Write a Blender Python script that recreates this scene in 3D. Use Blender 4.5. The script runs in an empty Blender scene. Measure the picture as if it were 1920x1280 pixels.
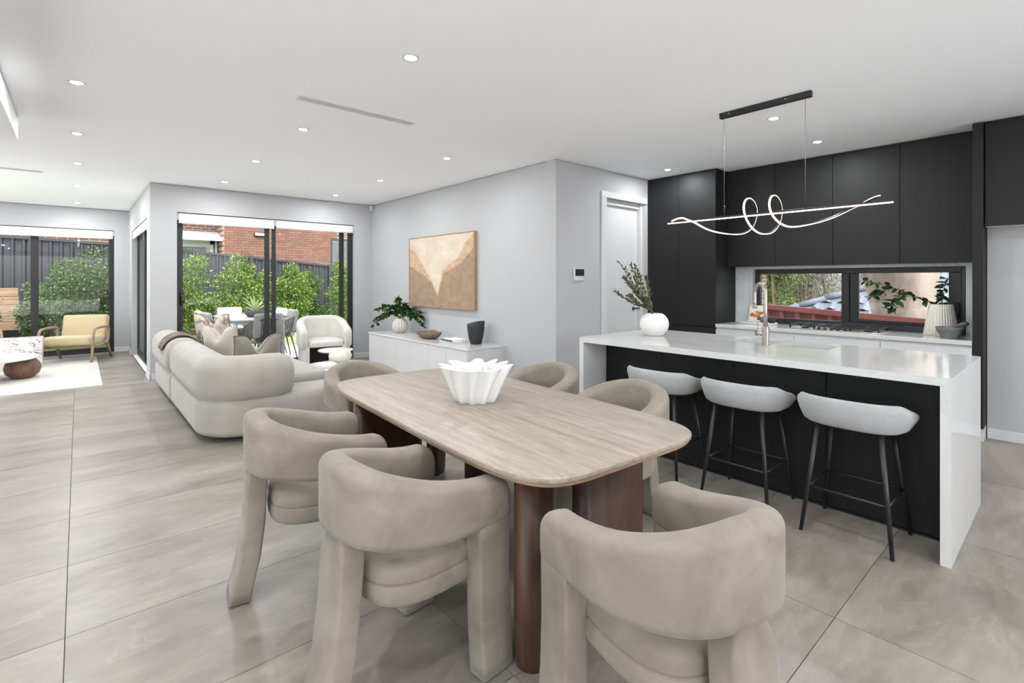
import bpy, bmesh, math, random
from mathutils import Vector, Matrix
import numpy as np

random.seed(7)
PI = math.pi
scene = bpy.context.scene
COL = scene.collection

# ------------------------------------------------------------------ camera
cam_data = bpy.data.cameras.new('camera')
cam = bpy.data.objects.new('camera', cam_data)
COL.objects.link(cam)
cam.location = (0, 0, 1.40)
cam.rotation_euler = (PI/2, 0, -math.radians(41.13))
cam_data.sensor_width = 36.0
cam_data.lens = 930.7/1920*36.0
cam_data.shift_y = -(640-525.3)/1920
cam_data.clip_start = 0.02
cam_data.clip_end = 200
scene.camera = cam

# ------------------------------------------------------------------ sky, sun, exposure
world = bpy.data.worlds.new('sky')
scene.world = world
world.use_nodes = True
wn = world.node_tree.nodes
wn.clear()
w_out = wn.new('ShaderNodeOutputWorld')
w_bg = wn.new('ShaderNodeBackground')
w_sky = wn.new('ShaderNodeTexSky')
w_sky.sky_type = 'NISHITA'
w_sky.sun_disc = False
w_sky.sun_elevation = math.radians(58)
w_sky.sun_rotation = math.radians(200)
w_sky.air_density = 1.0
w_sky.dust_density = 3.0
w_hsv = wn.new('ShaderNodeHueSaturation')
w_hsv.inputs['Saturation'].default_value = 0.18
w_bg.inputs['Strength'].default_value = 0.55
world.node_tree.links.new(w_sky.outputs[0], w_hsv.inputs['Color'])
world.node_tree.links.new(w_hsv.outputs[0], w_bg.inputs['Color'])
world.node_tree.links.new(w_bg.outputs[0], w_out.inputs[0])

sun_d = bpy.data.lights.new('sun', 'SUN')
sun_d.energy = 3.0
sun_d.angle = math.radians(6)
sun_d.color = (1.0, 0.96, 0.9)
sun = bpy.data.objects.new('sun', sun_d)
COL.objects.link(sun)
# light comes from behind the camera, high up
sun.rotation_euler = Vector((0.30, 0.55, -1.0)).to_track_quat('-Z', 'Y').to_euler()

DOWNLIGHT_W = 8.0
vs = scene.view_settings
vs.view_transform = 'Standard'
vs.look = 'None'
vs.gamma = 1.0
vs.use_curve_mapping = False
vs.exposure = 0.86

CEIL = 2.775
# ------------------------------------------------------------------ helpers
def prop(o, label=None, cat=None, group=None, kind=None):
    if label: o['label'] = label
    if cat: o['category'] = cat
    if group: o['group'] = group
    if kind: o['kind'] = kind
    return o

def thing(name, label, cat, loc=(0, 0, 0), rotz=0.0, group=None):
    o = bpy.data.objects.new(name, None)
    o.empty_display_size = 0.1
    COL.objects.link(o)
    o.location = loc
    o.rotation_euler = (0, 0, rotz)
    return prop(o, label, cat, group)

def link_mesh(name, me, parent=None):
    o = bpy.data.objects.new(name, me)
    COL.objects.link(o)
    if parent is not None:
        o.parent = parent
    return o

def dup(root, loc, rotz, label=None, group=None):
    r = root.copy(); COL.objects.link(r)
    r.location = loc; r.rotation_euler = (0, 0, rotz)
    if label: r['label'] = label
    if group: r['group'] = group
    for ch in list(root.children):
        c = ch.copy(); COL.objects.link(c); c.parent = r
        for g in list(ch.children):
            d = g.copy(); COL.objects.link(d); d.parent = c
    return r

class MB:
    """collects shapes; build() links them as one mesh object"""
    def __init__(self):
        self.v = []; self.f = []; self.s = []
    def add(self, verts, faces, smooth=False, M=None):
        n = len(self.v)
        if M is not None:
            verts = [M @ Vector(p) for p in verts]
        self.v.extend([tuple(p) for p in verts])
        self.f.extend([tuple(i+n for i in q) for q in faces])
        self.s.extend([smooth]*len(faces))
        return self
    def bm(self, bm, smooth=False, M=None):
        bm.verts.index_update()
        self.add([v.co.copy() for v in bm.verts], [[v.index for v in f.verts] for f in bm.faces], smooth, M)
        bm.free()
        return self
    def box(self, x0, x1, y0, y1, z0, z1, M=None):
        vs_ = [(x0,y0,z0),(x1,y0,z0),(x1,y1,z0),(x0,y1,z0),(x0,y0,z1),(x1,y0,z1),(x1,y1,z1),(x0,y1,z1)]
        fs_ = [(0,3,2,1),(4,5,6,7),(0,1,5,4),(1,2,6,5),(2,3,7,6),(3,0,4,7)]
        return self.add(vs_, fs_, False, M)
    def rbox(self, x0, x1, y0, y1, z0, z1, r=0.01, seg=2, M=None, smooth=True):
        b = bmesh.new()
        bmesh.ops.create_cube(b, size=1.0)
        for v in b.verts:
            v.co = Vector(((x0+x1)/2+v.co.x*(x1-x0), (y0+y1)/2+v.co.y*(y1-y0), (z0+z1)/2+v.co.z*(z1-z0)))
        bmesh.ops.bevel(b, geom=list(b.edges), offset=r, segments=seg, profile=0.5, affect='EDGES')
        return self.bm(b, smooth, M)
    def loft(self, rings, cap0=True, cap1=True, closed=True, smooth=True, M=None):
        n = len(rings[0]); vs_ = [p for r in rings for p in r]; fs_ = []
        m = n if closed else n-1
        for i in range(len(rings)-1):
            for j in range(m):
                k = (j+1) % n
                fs_.append((i*n+j, i*n+k, (i+1)*n+k, (i+1)*n+j))
        if cap0: fs_.append(tuple(reversed(range(n))))
        if cap1: fs_.append(tuple((len(rings)-1)*n+j for j in range(n)))
        return self.add(vs_, fs_, smooth, M)
    def lathe(self, prof, n=32, M=None, smooth=True, cap0=True, cap1=True):
        rings = [[(r*math.cos(2*PI*j/n), r*math.sin(2*PI*j/n), z) for j in range(n)] for r, z in prof]
        return self.loft(rings, cap0, cap1, True, smooth, M)
    def tube(self, pts, rad, n=8, smooth=True, M=None):
        pts = [Vector(p) for p in pts]
        if not hasattr(rad, '__len__'): rad = [rad]*len(pts)
        rings = []
        t0 = (pts[1]-pts[0]).normalized()
        up = Vector((0,0,1)) if abs(t0.z) < 0.9 else Vector((1,0,0))
        nrm = (up - t0*up.dot(t0)).normalized()
        for i, p in enumerate(pts):
            if i == 0: t = t0
            elif i == len(pts)-1: t = (pts[i]-pts[i-1]).normalized()
            else: t = ((pts[i+1]-p).normalized()+(p-pts[i-1]).normalized()).normalized()
            nrm = (nrm - t*nrm.dot(t)).normalized()
            b = t.cross(nrm)
            rings.append([p + (nrm*math.cos(2*PI*j/n)+b*math.sin(2*PI*j/n))*rad[i] for j in range(n)])
        return self.loft(rings, True, True, True, smooth, M)
    def pad(self, outline, z0, z1, r0=0.02, r1=0.02, seg=4, M=None, smooth=True):
        """slab from a counter-clockwise plan outline with rounded bottom / top edges"""
        P = [Vector((p[0], p[1], 0)) for p in outline]; n = len(P); N = []
        for i in range(n):
            t = P[(i+1) % n]-P[i-1]
            N.append(Vector((-t.y, t.x, 0)).normalized())
        rings = []
        for k in range(seg+1):
            a = PI/2*k/seg
            rings.append([(p + q*(r0*(1-math.sin(a)))).to_tuple()[:2]+(z0+r0*(1-math.cos(a)),) for p, q in zip(P, N)])
        for k in range(seg+1):
            a = PI/2*k/seg
            rings.append([(p + q*(r1*(1-math.cos(a)))).to_tuple()[:2]+(z1-r1*(1-math.sin(a)),) for p, q in zip(P, N)])
        return self.loft(rings, True, True, True, smooth, M)
    def sheet(self, grid, th, M=None, smooth=True):
        """thin closed cloth from a grid of points"""
        R = len(grid); C = len(grid[0]); G = [[Vector(p) for p in row] for row in grid]
        top = []; bot = []
        for i in range(R):
            for j in range(C):
                du = G[min(i+1,R-1)][j]-G[max(i-1,0)][j]; dv = G[i][min(j+1,C-1)]-G[i][max(j-1,0)]
                nn = du.cross(dv)
                nn = nn.normalized() if nn.length > 1e-9 else Vector((0,0,1))
                top.append(G[i][j]+nn*th/2); bot.append(G[i][j]-nn*th/2)
        K = R*C; fs_ = []
        for i in range(R-1):
            for j in range(C-1):
                a, b, c, d = i*C+j, i*C+j+1, (i+1)*C+j+1, (i+1)*C+j
                fs_.append((a, d, c, b)); fs_.append((K+a, K+b, K+c, K+d))
        for j in range(C-1):
            fs_.append((j, j+1, K+j+1, K+j)); a = (R-1)*C+j; fs_.append((a+1, a, K+a, K+a+1))
        for i in range(R-1):
            a = i*C; fs_.append((a+C, a, K+a, K+a+C)); a = i*C+C-1; fs_.append((a, a+C, K+a+C, K+a))
        return self.add(top+bot, fs_, smooth, M)
    def mesh(self, name, mat):
        me = bpy.data.meshes.new(name)
        me.from_pydata(self.v, [], self.f)
        me.polygons.foreach_set('use_smooth', self.s)
        if mat is not None: me.materials.append(mat)
        me.update()
        return me
    def build(self, name, mat, parent=None, kind=None, fix=False):
        me = self.mesh(name, mat)
        if fix:
            b = bmesh.new(); b.from_mesh(me); bmesh.ops.recalc_face_normals(b, faces=b.faces); b.to_mesh(me); b.free()
        o = link_mesh(name, me, parent)
        if kind: o['kind'] = kind
        return o

def smooth_by_angle(o, deg=40):
    me = o.data
    b = bmesh.new(); b.from_mesh(me)
    for e in b.edges:
        if len(e.link_faces) == 2 and e.calc_face_angle(0) > math.radians(deg): e.smooth = False
    b.to_mesh(me); b.free()
    return o

def superellipse(a, b, n, k=48, cx=0, cy=0):
    out = []
    for i in range(k):
        t = 2*PI*i/k; c, s = math.cos(t), math.sin(t)
        out.append((cx+a*math.copysign(abs(c)**(2/n), c), cy+b*math.copysign(abs(s)**(2/n), s)))
    return out

def rrect(x0, x1, y0, y1, r, seg=6):
    """rounded rectangle outline; r is one radius or four (x1y0, x1y1, x0y1, x0y0)"""
    if not hasattr(r, '__len__'): r = [r]*4
    out = []
    for (cx, cy, a0, rr) in ((x1, y0, -PI/2, r[0]), (x1, y1, 0, r[1]), (x0, y1, PI/2, r[2]), (x0, y0, PI, r[3])):
        ox = cx-rr if cx == x1 else cx+rr; oy = cy-rr if cy == y1 else cy+rr
        for k in range(seg+1):
            a = a0+PI/2*k/seg
            out.append((ox+rr*math.cos(a), oy+rr*math.sin(a)))
    return out

def sweep_band(path, sec, M=None, mb=None):
    """path: 2D points; sec(i, s) -> list of (outward offset, z) rings; outward is to the right of travel"""
    mb = mb or MB(); rings = []; n = len(path); L = [0.0]
    for i in range(1, n): L.append(L[-1]+math.dist(path[i], path[i-1]))
    for i in range(n):
        a = path[max(i-1, 0)]; b = path[min(i+1, n-1)]
        t = Vector((b[0]-a[0], b[1]-a[1])).normalized()
        o = Vector((t.y, -t.x))
        rings.append([(path[i][0]+o.x*q[0], path[i][1]+o.y*q[0], q[1]) for q in sec(L[i], L[-1])])
    mb.loft(rings, True, True, True, True, M)
    return mb

def rsec(w, z0, z1, r, k=4):
    """rounded-rectangle section: width w centred on 0, from z0 to z1"""
    r = min(r, w/2*0.999, (z1-z0)/2*0.999); out = []
    for (cx, cz, a0) in ((w/2-r, z0+r, -PI/2), (w/2-r, z1-r, 0), (-w/2+r, z1-r, PI/2), (-w/2+r, z0+r, PI)):
        for j in range(k+1):
            a = a0+PI/2*j/k
            out.append((cx+r*math.cos(a), cz+r*math.sin(a)))
    return out

def bez(p0, p1, p2, p3, n=12):
    out = []
    for i in range(n+1):
        t = i/n; u = 1-t
        out.append(tuple(u*u*u*a+3*u*u*t*b+3*u*t*t*c+t*t*t*d for a, b, c, d in zip(p0, p1, p2, p3)))
    return out

def spline(P, n=8):
    """Catmull-Rom through points"""
    P = [Vector(p) for p in P]; Q = [P[0]*2-P[1]]+P+[P[-1]*2-P[-2]]; out = []
    for i in range(1, len(Q)-2):
        for k in range(n):
            t = k/n
            out.append(0.5*((2*Q[i])+(Q[i+1]-Q[i-1])*t+(2*Q[i-1]-5*Q[i]+4*Q[i+1]-Q[i+2])*t*t+(3*Q[i]-3*Q[i+1]+Q[i+2]-Q[i-1])*t**3))
    out.append(P[-1])
    return out

# ------------------------------------------------------------------ materials
class NT:
    def __init__(self, name):
        self.m = bpy.data.materials.new(name); self.m.use_nodes = True
        self.t = self.m.node_tree; self.n = self.t.nodes; self.n.clear()
        self.out = self.n.new('ShaderNodeOutputMaterial')
        self.b = self.n.new('ShaderNodeBsdfPrincipled')
        self.t.links.new(self.b.outputs[0], self.out.inputs[0])
    def node(self, kind, **kw):
        x = self.n.new('ShaderNode'+kind)
        for k, v in kw.items():
            if k in x.inputs: x.inputs[k].default_value = v
            else: setattr(x, k, v)
        return x
    def link(self, a, b): self.t.links.new(a, b)
    def coords(self, kind='Object', scale=(1, 1, 1), rot=(0, 0, 0), loc=(0, 0, 0)):
        mp = self.node('Mapping')
        mp.inputs['Scale'].default_value = scale; mp.inputs['Rotation'].default_value = rot; mp.inputs['Location'].default_value = loc
        if kind == 'World':
            g = self.node('NewGeometry'); self.link(g.outputs['Position'], mp.inputs[0])
        else:
            c = self.node('TexCoord'); self.link(c.outputs[kind], mp.inputs[0])
        return mp.outputs[0]
    def noise(self, co, scale=5, detail=4, rough=0.5, dist=0.0):
        x = self.node('TexNoise'); x.inputs['Scale'].default_value = scale; x.inputs['Detail'].default_value = detail
        x.inputs['Roughness'].default_value = rough; x.inputs['Distortion'].default_value = dist
        if co is not None: self.link(co, x.inputs['Vector'])
        return x
    def ramp(self, fac, stops, interp='LINEAR'):
        r = self.node('ValToRGB'); r.color_ramp.interpolation = interp
        e = r.color_ramp.elements
        while len(e) > 1: e.remove(e[-1])
        e[0].position = stops[0][0]; e[0].color = (*stops[0][1], 1)
        for p, c in stops[1:]:
            q = e.new(p); q.color = (*c, 1)
        self.link(fac, r.inputs[0])
        return r.outputs[0]
    def mix(self, fac, a, b, mode='MIX'):
        m = self.node('Mix', data_type='RGBA', blend_type=mode)
        for s, v in ((0, fac), (6, a), (7, b)):
            if isinstance(v, (int, float)): m.inputs[s].default_value = v
            elif isinstance(v, tuple): m.inputs[s].default_value = (*v, 1)
            else: self.link(v, m.inputs[s])
        return m.outputs[2]
    def math(self, op, a, b=None, clamp=False):
        m = self.node('Math', operation=op, use_clamp=clamp)
        for i, v in enumerate((a, b)):
            if v is None: continue
            if isinstance(v, (int, float)): m.inputs[i].default_value = v
            else: self.link(v, m.inputs[i])
        return m.outputs[0]
    def bump(self, h, strength=0.2, dist=0.01):
        b = self.node('Bump'); b.inputs['Strength'].default_value = strength; b.inputs['Distance'].default_value = dist
        self.link(h, b.inputs['Height']); self.link(b.outputs[0], self.b.inputs['Normal'])
    def col(self, c):
        if isinstance(c, tuple): self.b.inputs['Base Color'].default_value = (*c, 1)
        else: self.link(c, self.b.inputs['Base Color'])
    def set(self, **kw):
        for k, v in kw.items(): self.b.inputs[k.replace('_', ' ')].default_value = v
        return self

MATS = {}
def M_(name): return MATS[name]
def simple(name, c, rough=0.5, metal=0.0, var=0.06, scale=30, bump=0.0, spec=0.5, sheen=0.0, coords='Object'):
    t = NT(name); co = t.coords(coords)
    nz = t.noise(co, scale, 3)
    a = tuple(max(0, x*(1-var)) for x in c); b = tuple(min(1, x*(1+var)) for x in c)
    t.col(t.ramp(nz.outputs[0], [(0.3, a), (0.7, b)]))
    t.set(Roughness=rough, Metallic=metal)
    t.b.inputs['Specular IOR Level'].default_value = spec
    if sheen: t.b.inputs['Sheen Weight'].default_value = sheen; t.b.inputs['Sheen Roughness'].default_value = 0.5
    if bump: t.bump(nz.outputs[0], bump, 0.004)
    MATS[name] = t.m
    return t.m

def emis(name, c, s):
    t = NT(name); t.col((0.8, 0.8, 0.8))
    t.b.inputs['Emission Color'].default_value = (*c, 1); t.b.inputs['Emission Strength'].default_value = s
    MATS[name] = t.m

simple('paint', (0.44, 0.44, 0.45), 0.7, var=0.008, scale=4)
simple('ceiling_paint', (0.955, 0.965, 0.985), 0.8, var=0.006, scale=3)
simple('trim_white', (0.60, 0.60, 0.61), 0.35, var=0.01)
simple('shadow_line', (0.30, 0.30, 0.31), 0.8)
simple('white_laminate', (0.62, 0.62, 0.63), 0.3, var=0.008)
simple('black_metal', (0.012, 0.012, 0.013), 0.42, var=0.1)
simple('black_frame', (0.016, 0.016, 0.018), 0.4, var=0.1, scale=60)
simple('grout', (0.13, 0.12, 0.11), 0.9)
simple('steel', (0.36, 0.35, 0.33), 0.38, 1.0, var=0.04)
simple('brushed_nickel', (0.40, 0.37, 0.335), 0.34, 1.0, var=0.05)
simple('white_ceramic', (0.66, 0.66, 0.65), 0.35, var=0.01)
simple('matte_white', (0.68, 0.675, 0.665), 0.6, var=0.01, bump=0.05, scale=120)
simple('ribbed_grey', (0.55, 0.52, 0.48), 0.6, var=0.06)
simple('cream_ceramic', (0.66, 0.63, 0.56), 0.7, var=0.03)
simple('black_ceramic', (0.018, 0.018, 0.02), 0.55, var=0.1)
simple('granite', (0.16, 0.16, 0.16), 0.85, var=0.55, scale=220, bump=0.6)
simple('paper', (0.80, 0.78, 0.74), 0.8)
simple('book_grey', (0.45, 0.45, 0.46), 0.6)
simple('book_dark', (0.10, 0.11, 0.13), 0.6)
simple('screen', (0.02, 0.02, 0.022), 0.12)
simple('grey_plastic', (0.55, 0.55, 0.56), 0.5)
simple('dark_fabric', (0.02, 0.02, 0.02), 0.95)
simple('blind_fabric', (0.68, 0.68, 0.69), 0.8, var=0.01)
simple('throw_brown', (0.085, 0.05, 0.032), 0.9, var=0.25, scale=50, sheen=0.3)
simple('cushion_cream', (0.47, 0.42, 0.365), 0.9, var=0.05, scale=90, bump=0.15, sheen=0.3)
simple('cushion_taupe', (0.19, 0.165, 0.135), 0.85, var=0.08, scale=60, bump=0.15, sheen=0.5)
simple('piping_dark', (0.14, 0.12, 0.10), 0.8)
simple('tan_fabric', (0.52, 0.41, 0.25), 0.9, var=0.10, scale=160, bump=0.25, sheen=0.3)
simple('outdoor_cushion', (0.40, 0.39, 0.375), 0.9, var=0.04, scale=80)
simple('rope', (0.17, 0.135, 0.105), 0.85, var=0.15, scale=80)
simple('white_powder', (0.50, 0.51, 0.525), 0.4)
simple('grey_powder', (0.22, 0.215, 0.21), 0.45)
simple('twig', (0.13, 0.085, 0.05), 0.8, var=0.3)
simple('planter_grey', (0.075, 0.083, 0.085), 0.7, var=0.25, scale=25)
simple('soil', (0.10, 0.07, 0.045), 0.95, var=0.4, scale=20)
simple('patio_tile', (0.80, 0.79, 0.78), 0.6, var=0.03)
simple('fence_charcoal', (0.018, 0.020, 0.026), 0.5, var=0.08, scale=6)
simple('fence_red', (0.11, 0.028, 0.024), 0.5, var=0.12, scale=5)
simple('mortar', (0.33, 0.255, 0.205), 0.9, var=0.06)
simple('roof_grey', (0.085, 0.095, 0.12), 0.7, var=0.18, scale=4)
simple('bread', (0.62, 0.27, 0.09), 0.7, var=0.3, scale=40)

def m_floor():
    t = NT('stone_tile')
    co = t.coords('World', (0.55, 1.7, 1))
    oi = t.node('ObjectInfo')
    sh = t.node('VectorMath', operation='ADD'); cmb = t.node('CombineXYZ')
    k = t.math('MULTIPLY', oi.outputs['Random'], 40.0)
    t.link(k, cmb.inputs[0]); t.link(k, cmb.inputs[1]); t.link(co, sh.inputs[0]); t.link(cmb.outputs[0], sh.inputs[1])
    v = sh.outputs[0]
    n1 = t.noise(v, 1.3, 8, 0.62, 0.6); n2 = t.noise(v, 9, 6, 0.65, 0.3); n3 = t.noise(v, 2.2, 5, 0.6, 1.2)
    base = t.ramp(n1.outputs[0], [(0.25, (0.155, 0.134, 0.113)), (0.5, (0.25, 0.224, 0.195)), (0.75, (0.34, 0.31, 0.275))])
    fine = t.ramp(n2.outputs[0], [(0.3, (0.80, 0.80, 0.80)), (0.7, (1.08, 1.08, 1.08))])
    c = t.mix(1.0, base, fine, 'MULTIPLY')
    vein = t.ramp(n3.outputs[0], [(0.485, (0, 0, 0)), (0.5, (1, 1, 1)), (0.515, (0, 0, 0))])
    c = t.mix(t.math('MULTIPLY', vein, 0.09), c, (0.60, 0.57, 0.53))
    t.col(c)
    t.link(t.ramp(n2.outputs[0], [(0.3, (0.30,)*3), (0.7, (0.44,)*3)]), t.b.inputs['Roughness'])
    t.bump(n2.outputs[0], 0.06, 0.003)
    MATS['stone_tile'] = t.m
m_floor()

def m_velvet():
    t = NT('velvet'); co = t.coords('Object')
    n1 = t.noise(co, 5, 4, 0.6, 0.5); n2 = t.noise(co, 300, 2)
    t.col(t.ramp(n1.outputs[0], [(0.3, (0.165, 0.140, 0.114)), (0.5, (0.215, 0.186, 0.153)), (0.7, (0.262, 0.229, 0.191))]))
    t.set(Roughness=0.75); t.b.inputs['Sheen Weight'].default_value = 0.15; t.b.inputs['Sheen Roughness'].default_value = 0.4
    t.b.inputs['Specular IOR Level'].default_value = 0.2
    t.bump(n2.outputs[0], 0.05, 0.002)
    MATS['velvet'] = t.m
m_velvet()

def m_boucle(name, c, sc, st):
    t = NT(name); co = t.coords('Object')
    n2 = t.noise(co, sc, 3, 0.7); n1 = t.noise(co, 6, 2)
    a = tuple(x*0.86 for x in c); b = tuple(min(1, x*1.08) for x in c)
    t.col(t.mix(0.35, t.ramp(n1.outputs[0], [(0.3, a), (0.7, b)]), t.ramp(n2.outputs[0], [(0.3, a), (0.65, b)])))
    t.set(Roughness=0.95); t.b.inputs['Sheen Weight'].default_value = 0.3; t.b.inputs['Specular IOR Level'].default_value = 0.1
    t.bump(n2.outputs[0], st, 0.006)
    MATS[name] = t.m
m_boucle('sofa_fabric', (0.335, 0.315, 0.283), 260, 0.25)
m_boucle('boucle_white', (0.37, 0.37, 0.374), 130, 0.8)
m_boucle('boucle_tub', (0.64, 0.62, 0.58), 180, 0.5)
m_boucle('rug_pile', (0.55, 0.50, 0.46), 60, 0.4)

def m_rug():
    t = NT('rug_streak'); co = t.coords('World', (1.2, 7, 1))
    n = t.noise(co, 2.0, 5, 0.6, 0.4); n2 = t.noise(t.coords('World'), 160, 2)
    t.col(t.mix(0.25, t.ramp(n.outputs[0], [(0.3, (0.50, 0.45, 0.42)), (0.7, (0.70, 0.66, 0.62))]), t.ramp(n2.outputs[0], [(0.3, (0.45, 0.42, 0.4)), (0.7, (0.7, 0.67, 0.64))])))
    t.set(Roughness=0.95); t.bump(n2.outputs[0], 0.4, 0.005)
    MATS['rug_streak'] = t.m
m_rug()

def m_travertine():
    t = NT('travertine'); co = t.coords('Object', (14, 0.9, 14))
    n1 = t.noise(co, 2.2, 8, 0.65, 0.35); n2 = t.noise(t.coords('Object', (60, 5, 60)), 2.5, 5, 0.6, 0.3); n3 = t.noise(t.coords('Object', (2, 1, 2)), 2, 3)
    c = t.ramp(n1.outputs[0], [(0.25, (0.19, 0.145, 0.108)), (0.42, (0.285, 0.24, 0.195)), (0.6, (0.345, 0.30, 0.25)), (0.8, (0.45, 0.41, 0.355))])
    c = t.mix(0.8, c, t.ramp(n2.outputs[0], [(0.3, (0.72, 0.70, 0.68)), (0.7, (1.08, 1.08, 1.08))]), 'MULTIPLY')
    c = t.mix(0.4, c, t.ramp(n3.outputs[0], [(0.3, (0.92, 0.88, 0.84)), (0.7, (1.05, 1.05, 1.05))]), 'MULTIPLY')
    t.col(c); t.set(Roughness=0.42); t.bump(n2.outputs[0], 0.05, 0.002)
    MATS['travertine'] = t.m
m_travertine()

def m_wood(name, dark, mid, light, stretch=(9, 9, 0.7), scale=2.2, rough=0.45):
    t = NT(name); co = t.coords('Object', stretch)
    n1 = t.noise(co, scale, 6, 0.6, 1.0); n2 = t.noise(t.coords('Object', tuple(s*6 for s in stretch)), scale, 3, 0.6)
    c = t.ramp(n1.outputs[0], [(0.25, dark), (0.5, mid), (0.75, light)])
    c = t.mix(0.35, c, t.ramp(n2.outputs[0], [(0.35, (0.55, 0.55, 0.55)), (0.65, (1.1, 1.1, 1.1))]), 'MULTIPLY')
    t.col(c); t.set(Roughness=rough); t.bump(n2.outputs[0], 0.08, 0.002)
    if name == 'black_timber': t.b.inputs['Specular IOR Level'].default_value = 0.35
    MATS[name] = t.m
m_wood('walnut', (0.024, 0.0092, 0.0048), (0.054, 0.0215, 0.0118), (0.095, 0.040, 0.022))
m_wood('walnut_ball', (0.11, 0.055, 0.032), (0.18, 0.092, 0.055), (0.26, 0.14, 0.088), (6, 6, 1.0))
m_wood('ash_brown', (0.20, 0.13, 0.085), (0.29, 0.20, 0.135), (0.36, 0.26, 0.18), (20, 20, 2))
m_wood('oak_frame', (0.28, 0.18, 0.095), (0.37, 0.25, 0.14), (0.44, 0.31, 0.18), (10, 10, 2))
m_wood('sleeper', (0.14, 0.085, 0.048), (0.22, 0.14, 0.085), (0.30, 0.205, 0.13), (0.8, 8, 8), 2.0, 0.85)
m_wood('plywood_edge', (0.20, 0.125, 0.075), (0.30, 0.20, 0.13), (0.40, 0.29, 0.20), (3, 3, 90), 3.0)
m_wood('black_timber', (0.006, 0.006, 0.0065), (0.0085, 0.0085, 0.009), (0.012, 0.012, 0.0125), (22, 22, 0.7), 2.4, 0.55)
m_wood('bowl_wood', (0.07, 0.045, 0.03), (0.15, 0.10, 0.07), (0.28, 0.20, 0.15), (5, 5, 14), 3.0, 0.6)

def m_marble(name, base, vein, sc, w0, w1, rough, amount):
    t = NT(name); co = t.coords('World')
    n1 = t.noise(co, sc, 7, 0.6, 1.4); n2 = t.noise(co, sc*0.7, 3, 0.5); n3 = t.noise(co, sc*6, 5, 0.6, 0.8)
    v1 = t.ramp(n1.outputs[0], [(0.5-w0, (0, 0, 0)), (0.5, (1, 1, 1)), (0.5+w0, (0, 0, 0))])
    v3 = t.ramp(n3.outputs[0], [(0.5-w1, (0, 0, 0)), (0.5, (1, 1, 1)), (0.5+w1, (0, 0, 0))])
    gate = t.ramp(n2.outputs[0], [(0.45, (0, 0, 0)), (0.62, (1, 1, 1))])
    f = t.math('MULTIPLY', t.math('MAXIMUM', v1, t.math('MULTIPLY', v3, 0.5)), gate)
    t.col(t.mix(t.math('MULTIPLY', f, amount), base, vein)); t.set(Roughness=rough)
    MATS[name] = t.m
m_marble('quartz', (0.58, 0.58, 0.577), (0.45, 0.45, 0.46), 2.2, 0.018, 0.024, 0.10, 0.42)
m_marble('splash_marble', (0.66, 0.68, 0.70), (0.35, 0.37, 0.40), 4.0, 0.03, 0.03, 0.2, 0.6)
m_marble('white_marble', (0.78, 0.77, 0.78), (0.5, 0.47, 0.48), 3.0, 0.03, 0.03, 0.2, 0.5)

def m_viola():
    t = NT('viola_marble'); co = t.coords('World')
    n = t.noise(co, 5, 3, 0.5); ad = t.node('VectorMath', operation='MULTIPLY_ADD')
    t.link(n.outputs['Color'], ad.inputs[0]); ad.inputs[1].default_value = (0.25, 0.25, 0.25); t.link(co, ad.inputs[2])
    v = t.node('TexVoronoi', feature='DISTANCE_TO_EDGE'); v.inputs['Scale'].default_value = 20.0; t.link(ad.outputs[0], v.inputs['Vector'])
    v2 = t.node('TexVoronoi'); v2.inputs['Scale'].default_value = 20.0; t.link(ad.outputs[0], v2.inputs['Vector'])
    cell = t.mix(0.22, (0.74, 0.70, 0.70), v2.outputs['Color'])
    cell = t.mix(0.75, cell, (0.76, 0.72, 0.71))
    nn = t.noise(co, 7, 3)
    wide = t.math('MULTIPLY', t.ramp(nn.outputs[0], [(0.45, (0.0,)*3), (0.66, (1.0,)*3)]), 0.12)
    edge = t.math('LESS_THAN', v.outputs['Distance'], wide)
    t.col(t.mix(edge, cell, (0.24, 0.18, 0.18))); t.set(Roughness=0.25)
    MATS['viola_marble'] = t.m
m_viola()

def m_leaf(name, c0, c1, c2, transl=0.35):
    t = NT(name)
    g = t.node('NewGeometry'); oi = t.node('ObjectInfo')
    r = t.math('FRACT', t.math('ADD', g.outputs['Random Per Island'], oi.outputs['Random']))
    c = t.ramp(r, [(0.0, c0), (0.5, c1), (1.0, c2)])
    t.col(c); t.set(Roughness=0.45)
    tr = t.node('BsdfTranslucent'); t.link(c, tr.inputs[0])
    mx = t.node('MixShader'); mx.inputs[0].default_value = transl
    t.link(t.b.outputs[0], mx.inputs[1]); t.link(tr.outputs[0], mx.inputs[2]); t.link(mx.outputs[0], t.out.inputs[0])
    MATS[name] = t.m
m_leaf('leaf_hedge', (0.02, 0.05, 0.008), (0.085, 0.16, 0.02), (0.27, 0.35, 0.055))
m_leaf('leaf_hedge_dark', (0.015, 0.04, 0.009), (0.055, 0.11, 0.02), (0.15, 0.22, 0.045))
m_leaf('leaf_garden', (0.02, 0.045, 0.014), (0.06, 0.11, 0.028), (0.15, 0.21, 0.06))
m_leaf('leaf_dark', (0.012, 0.035, 0.010), (0.03, 0.075, 0.018), (0.07, 0.13, 0.03), 0.2)
m_leaf('leaf_olive', (0.045, 0.05, 0.025), (0.11, 0.125, 0.06), (0.24, 0.26, 0.14), 0.2)
m_leaf('leaf_grey', (0.09, 0.095, 0.065), (0.18, 0.175, 0.135), (0.29, 0.28, 0.225), 0.25)
m_leaf('leaf_lime', (0.05, 0.085, 0.012), (0.10, 0.155, 0.025), (0.18, 0.235, 0.05))
m_leaf('leaf_spike', (0.22, 0.30, 0.12), (0.40, 0.47, 0.22), (0.60, 0.62, 0.36))
m_leaf('grass_blade', (0.10, 0.20, 0.03), (0.18, 0.33, 0.05), (0.28, 0.42, 0.09))

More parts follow.
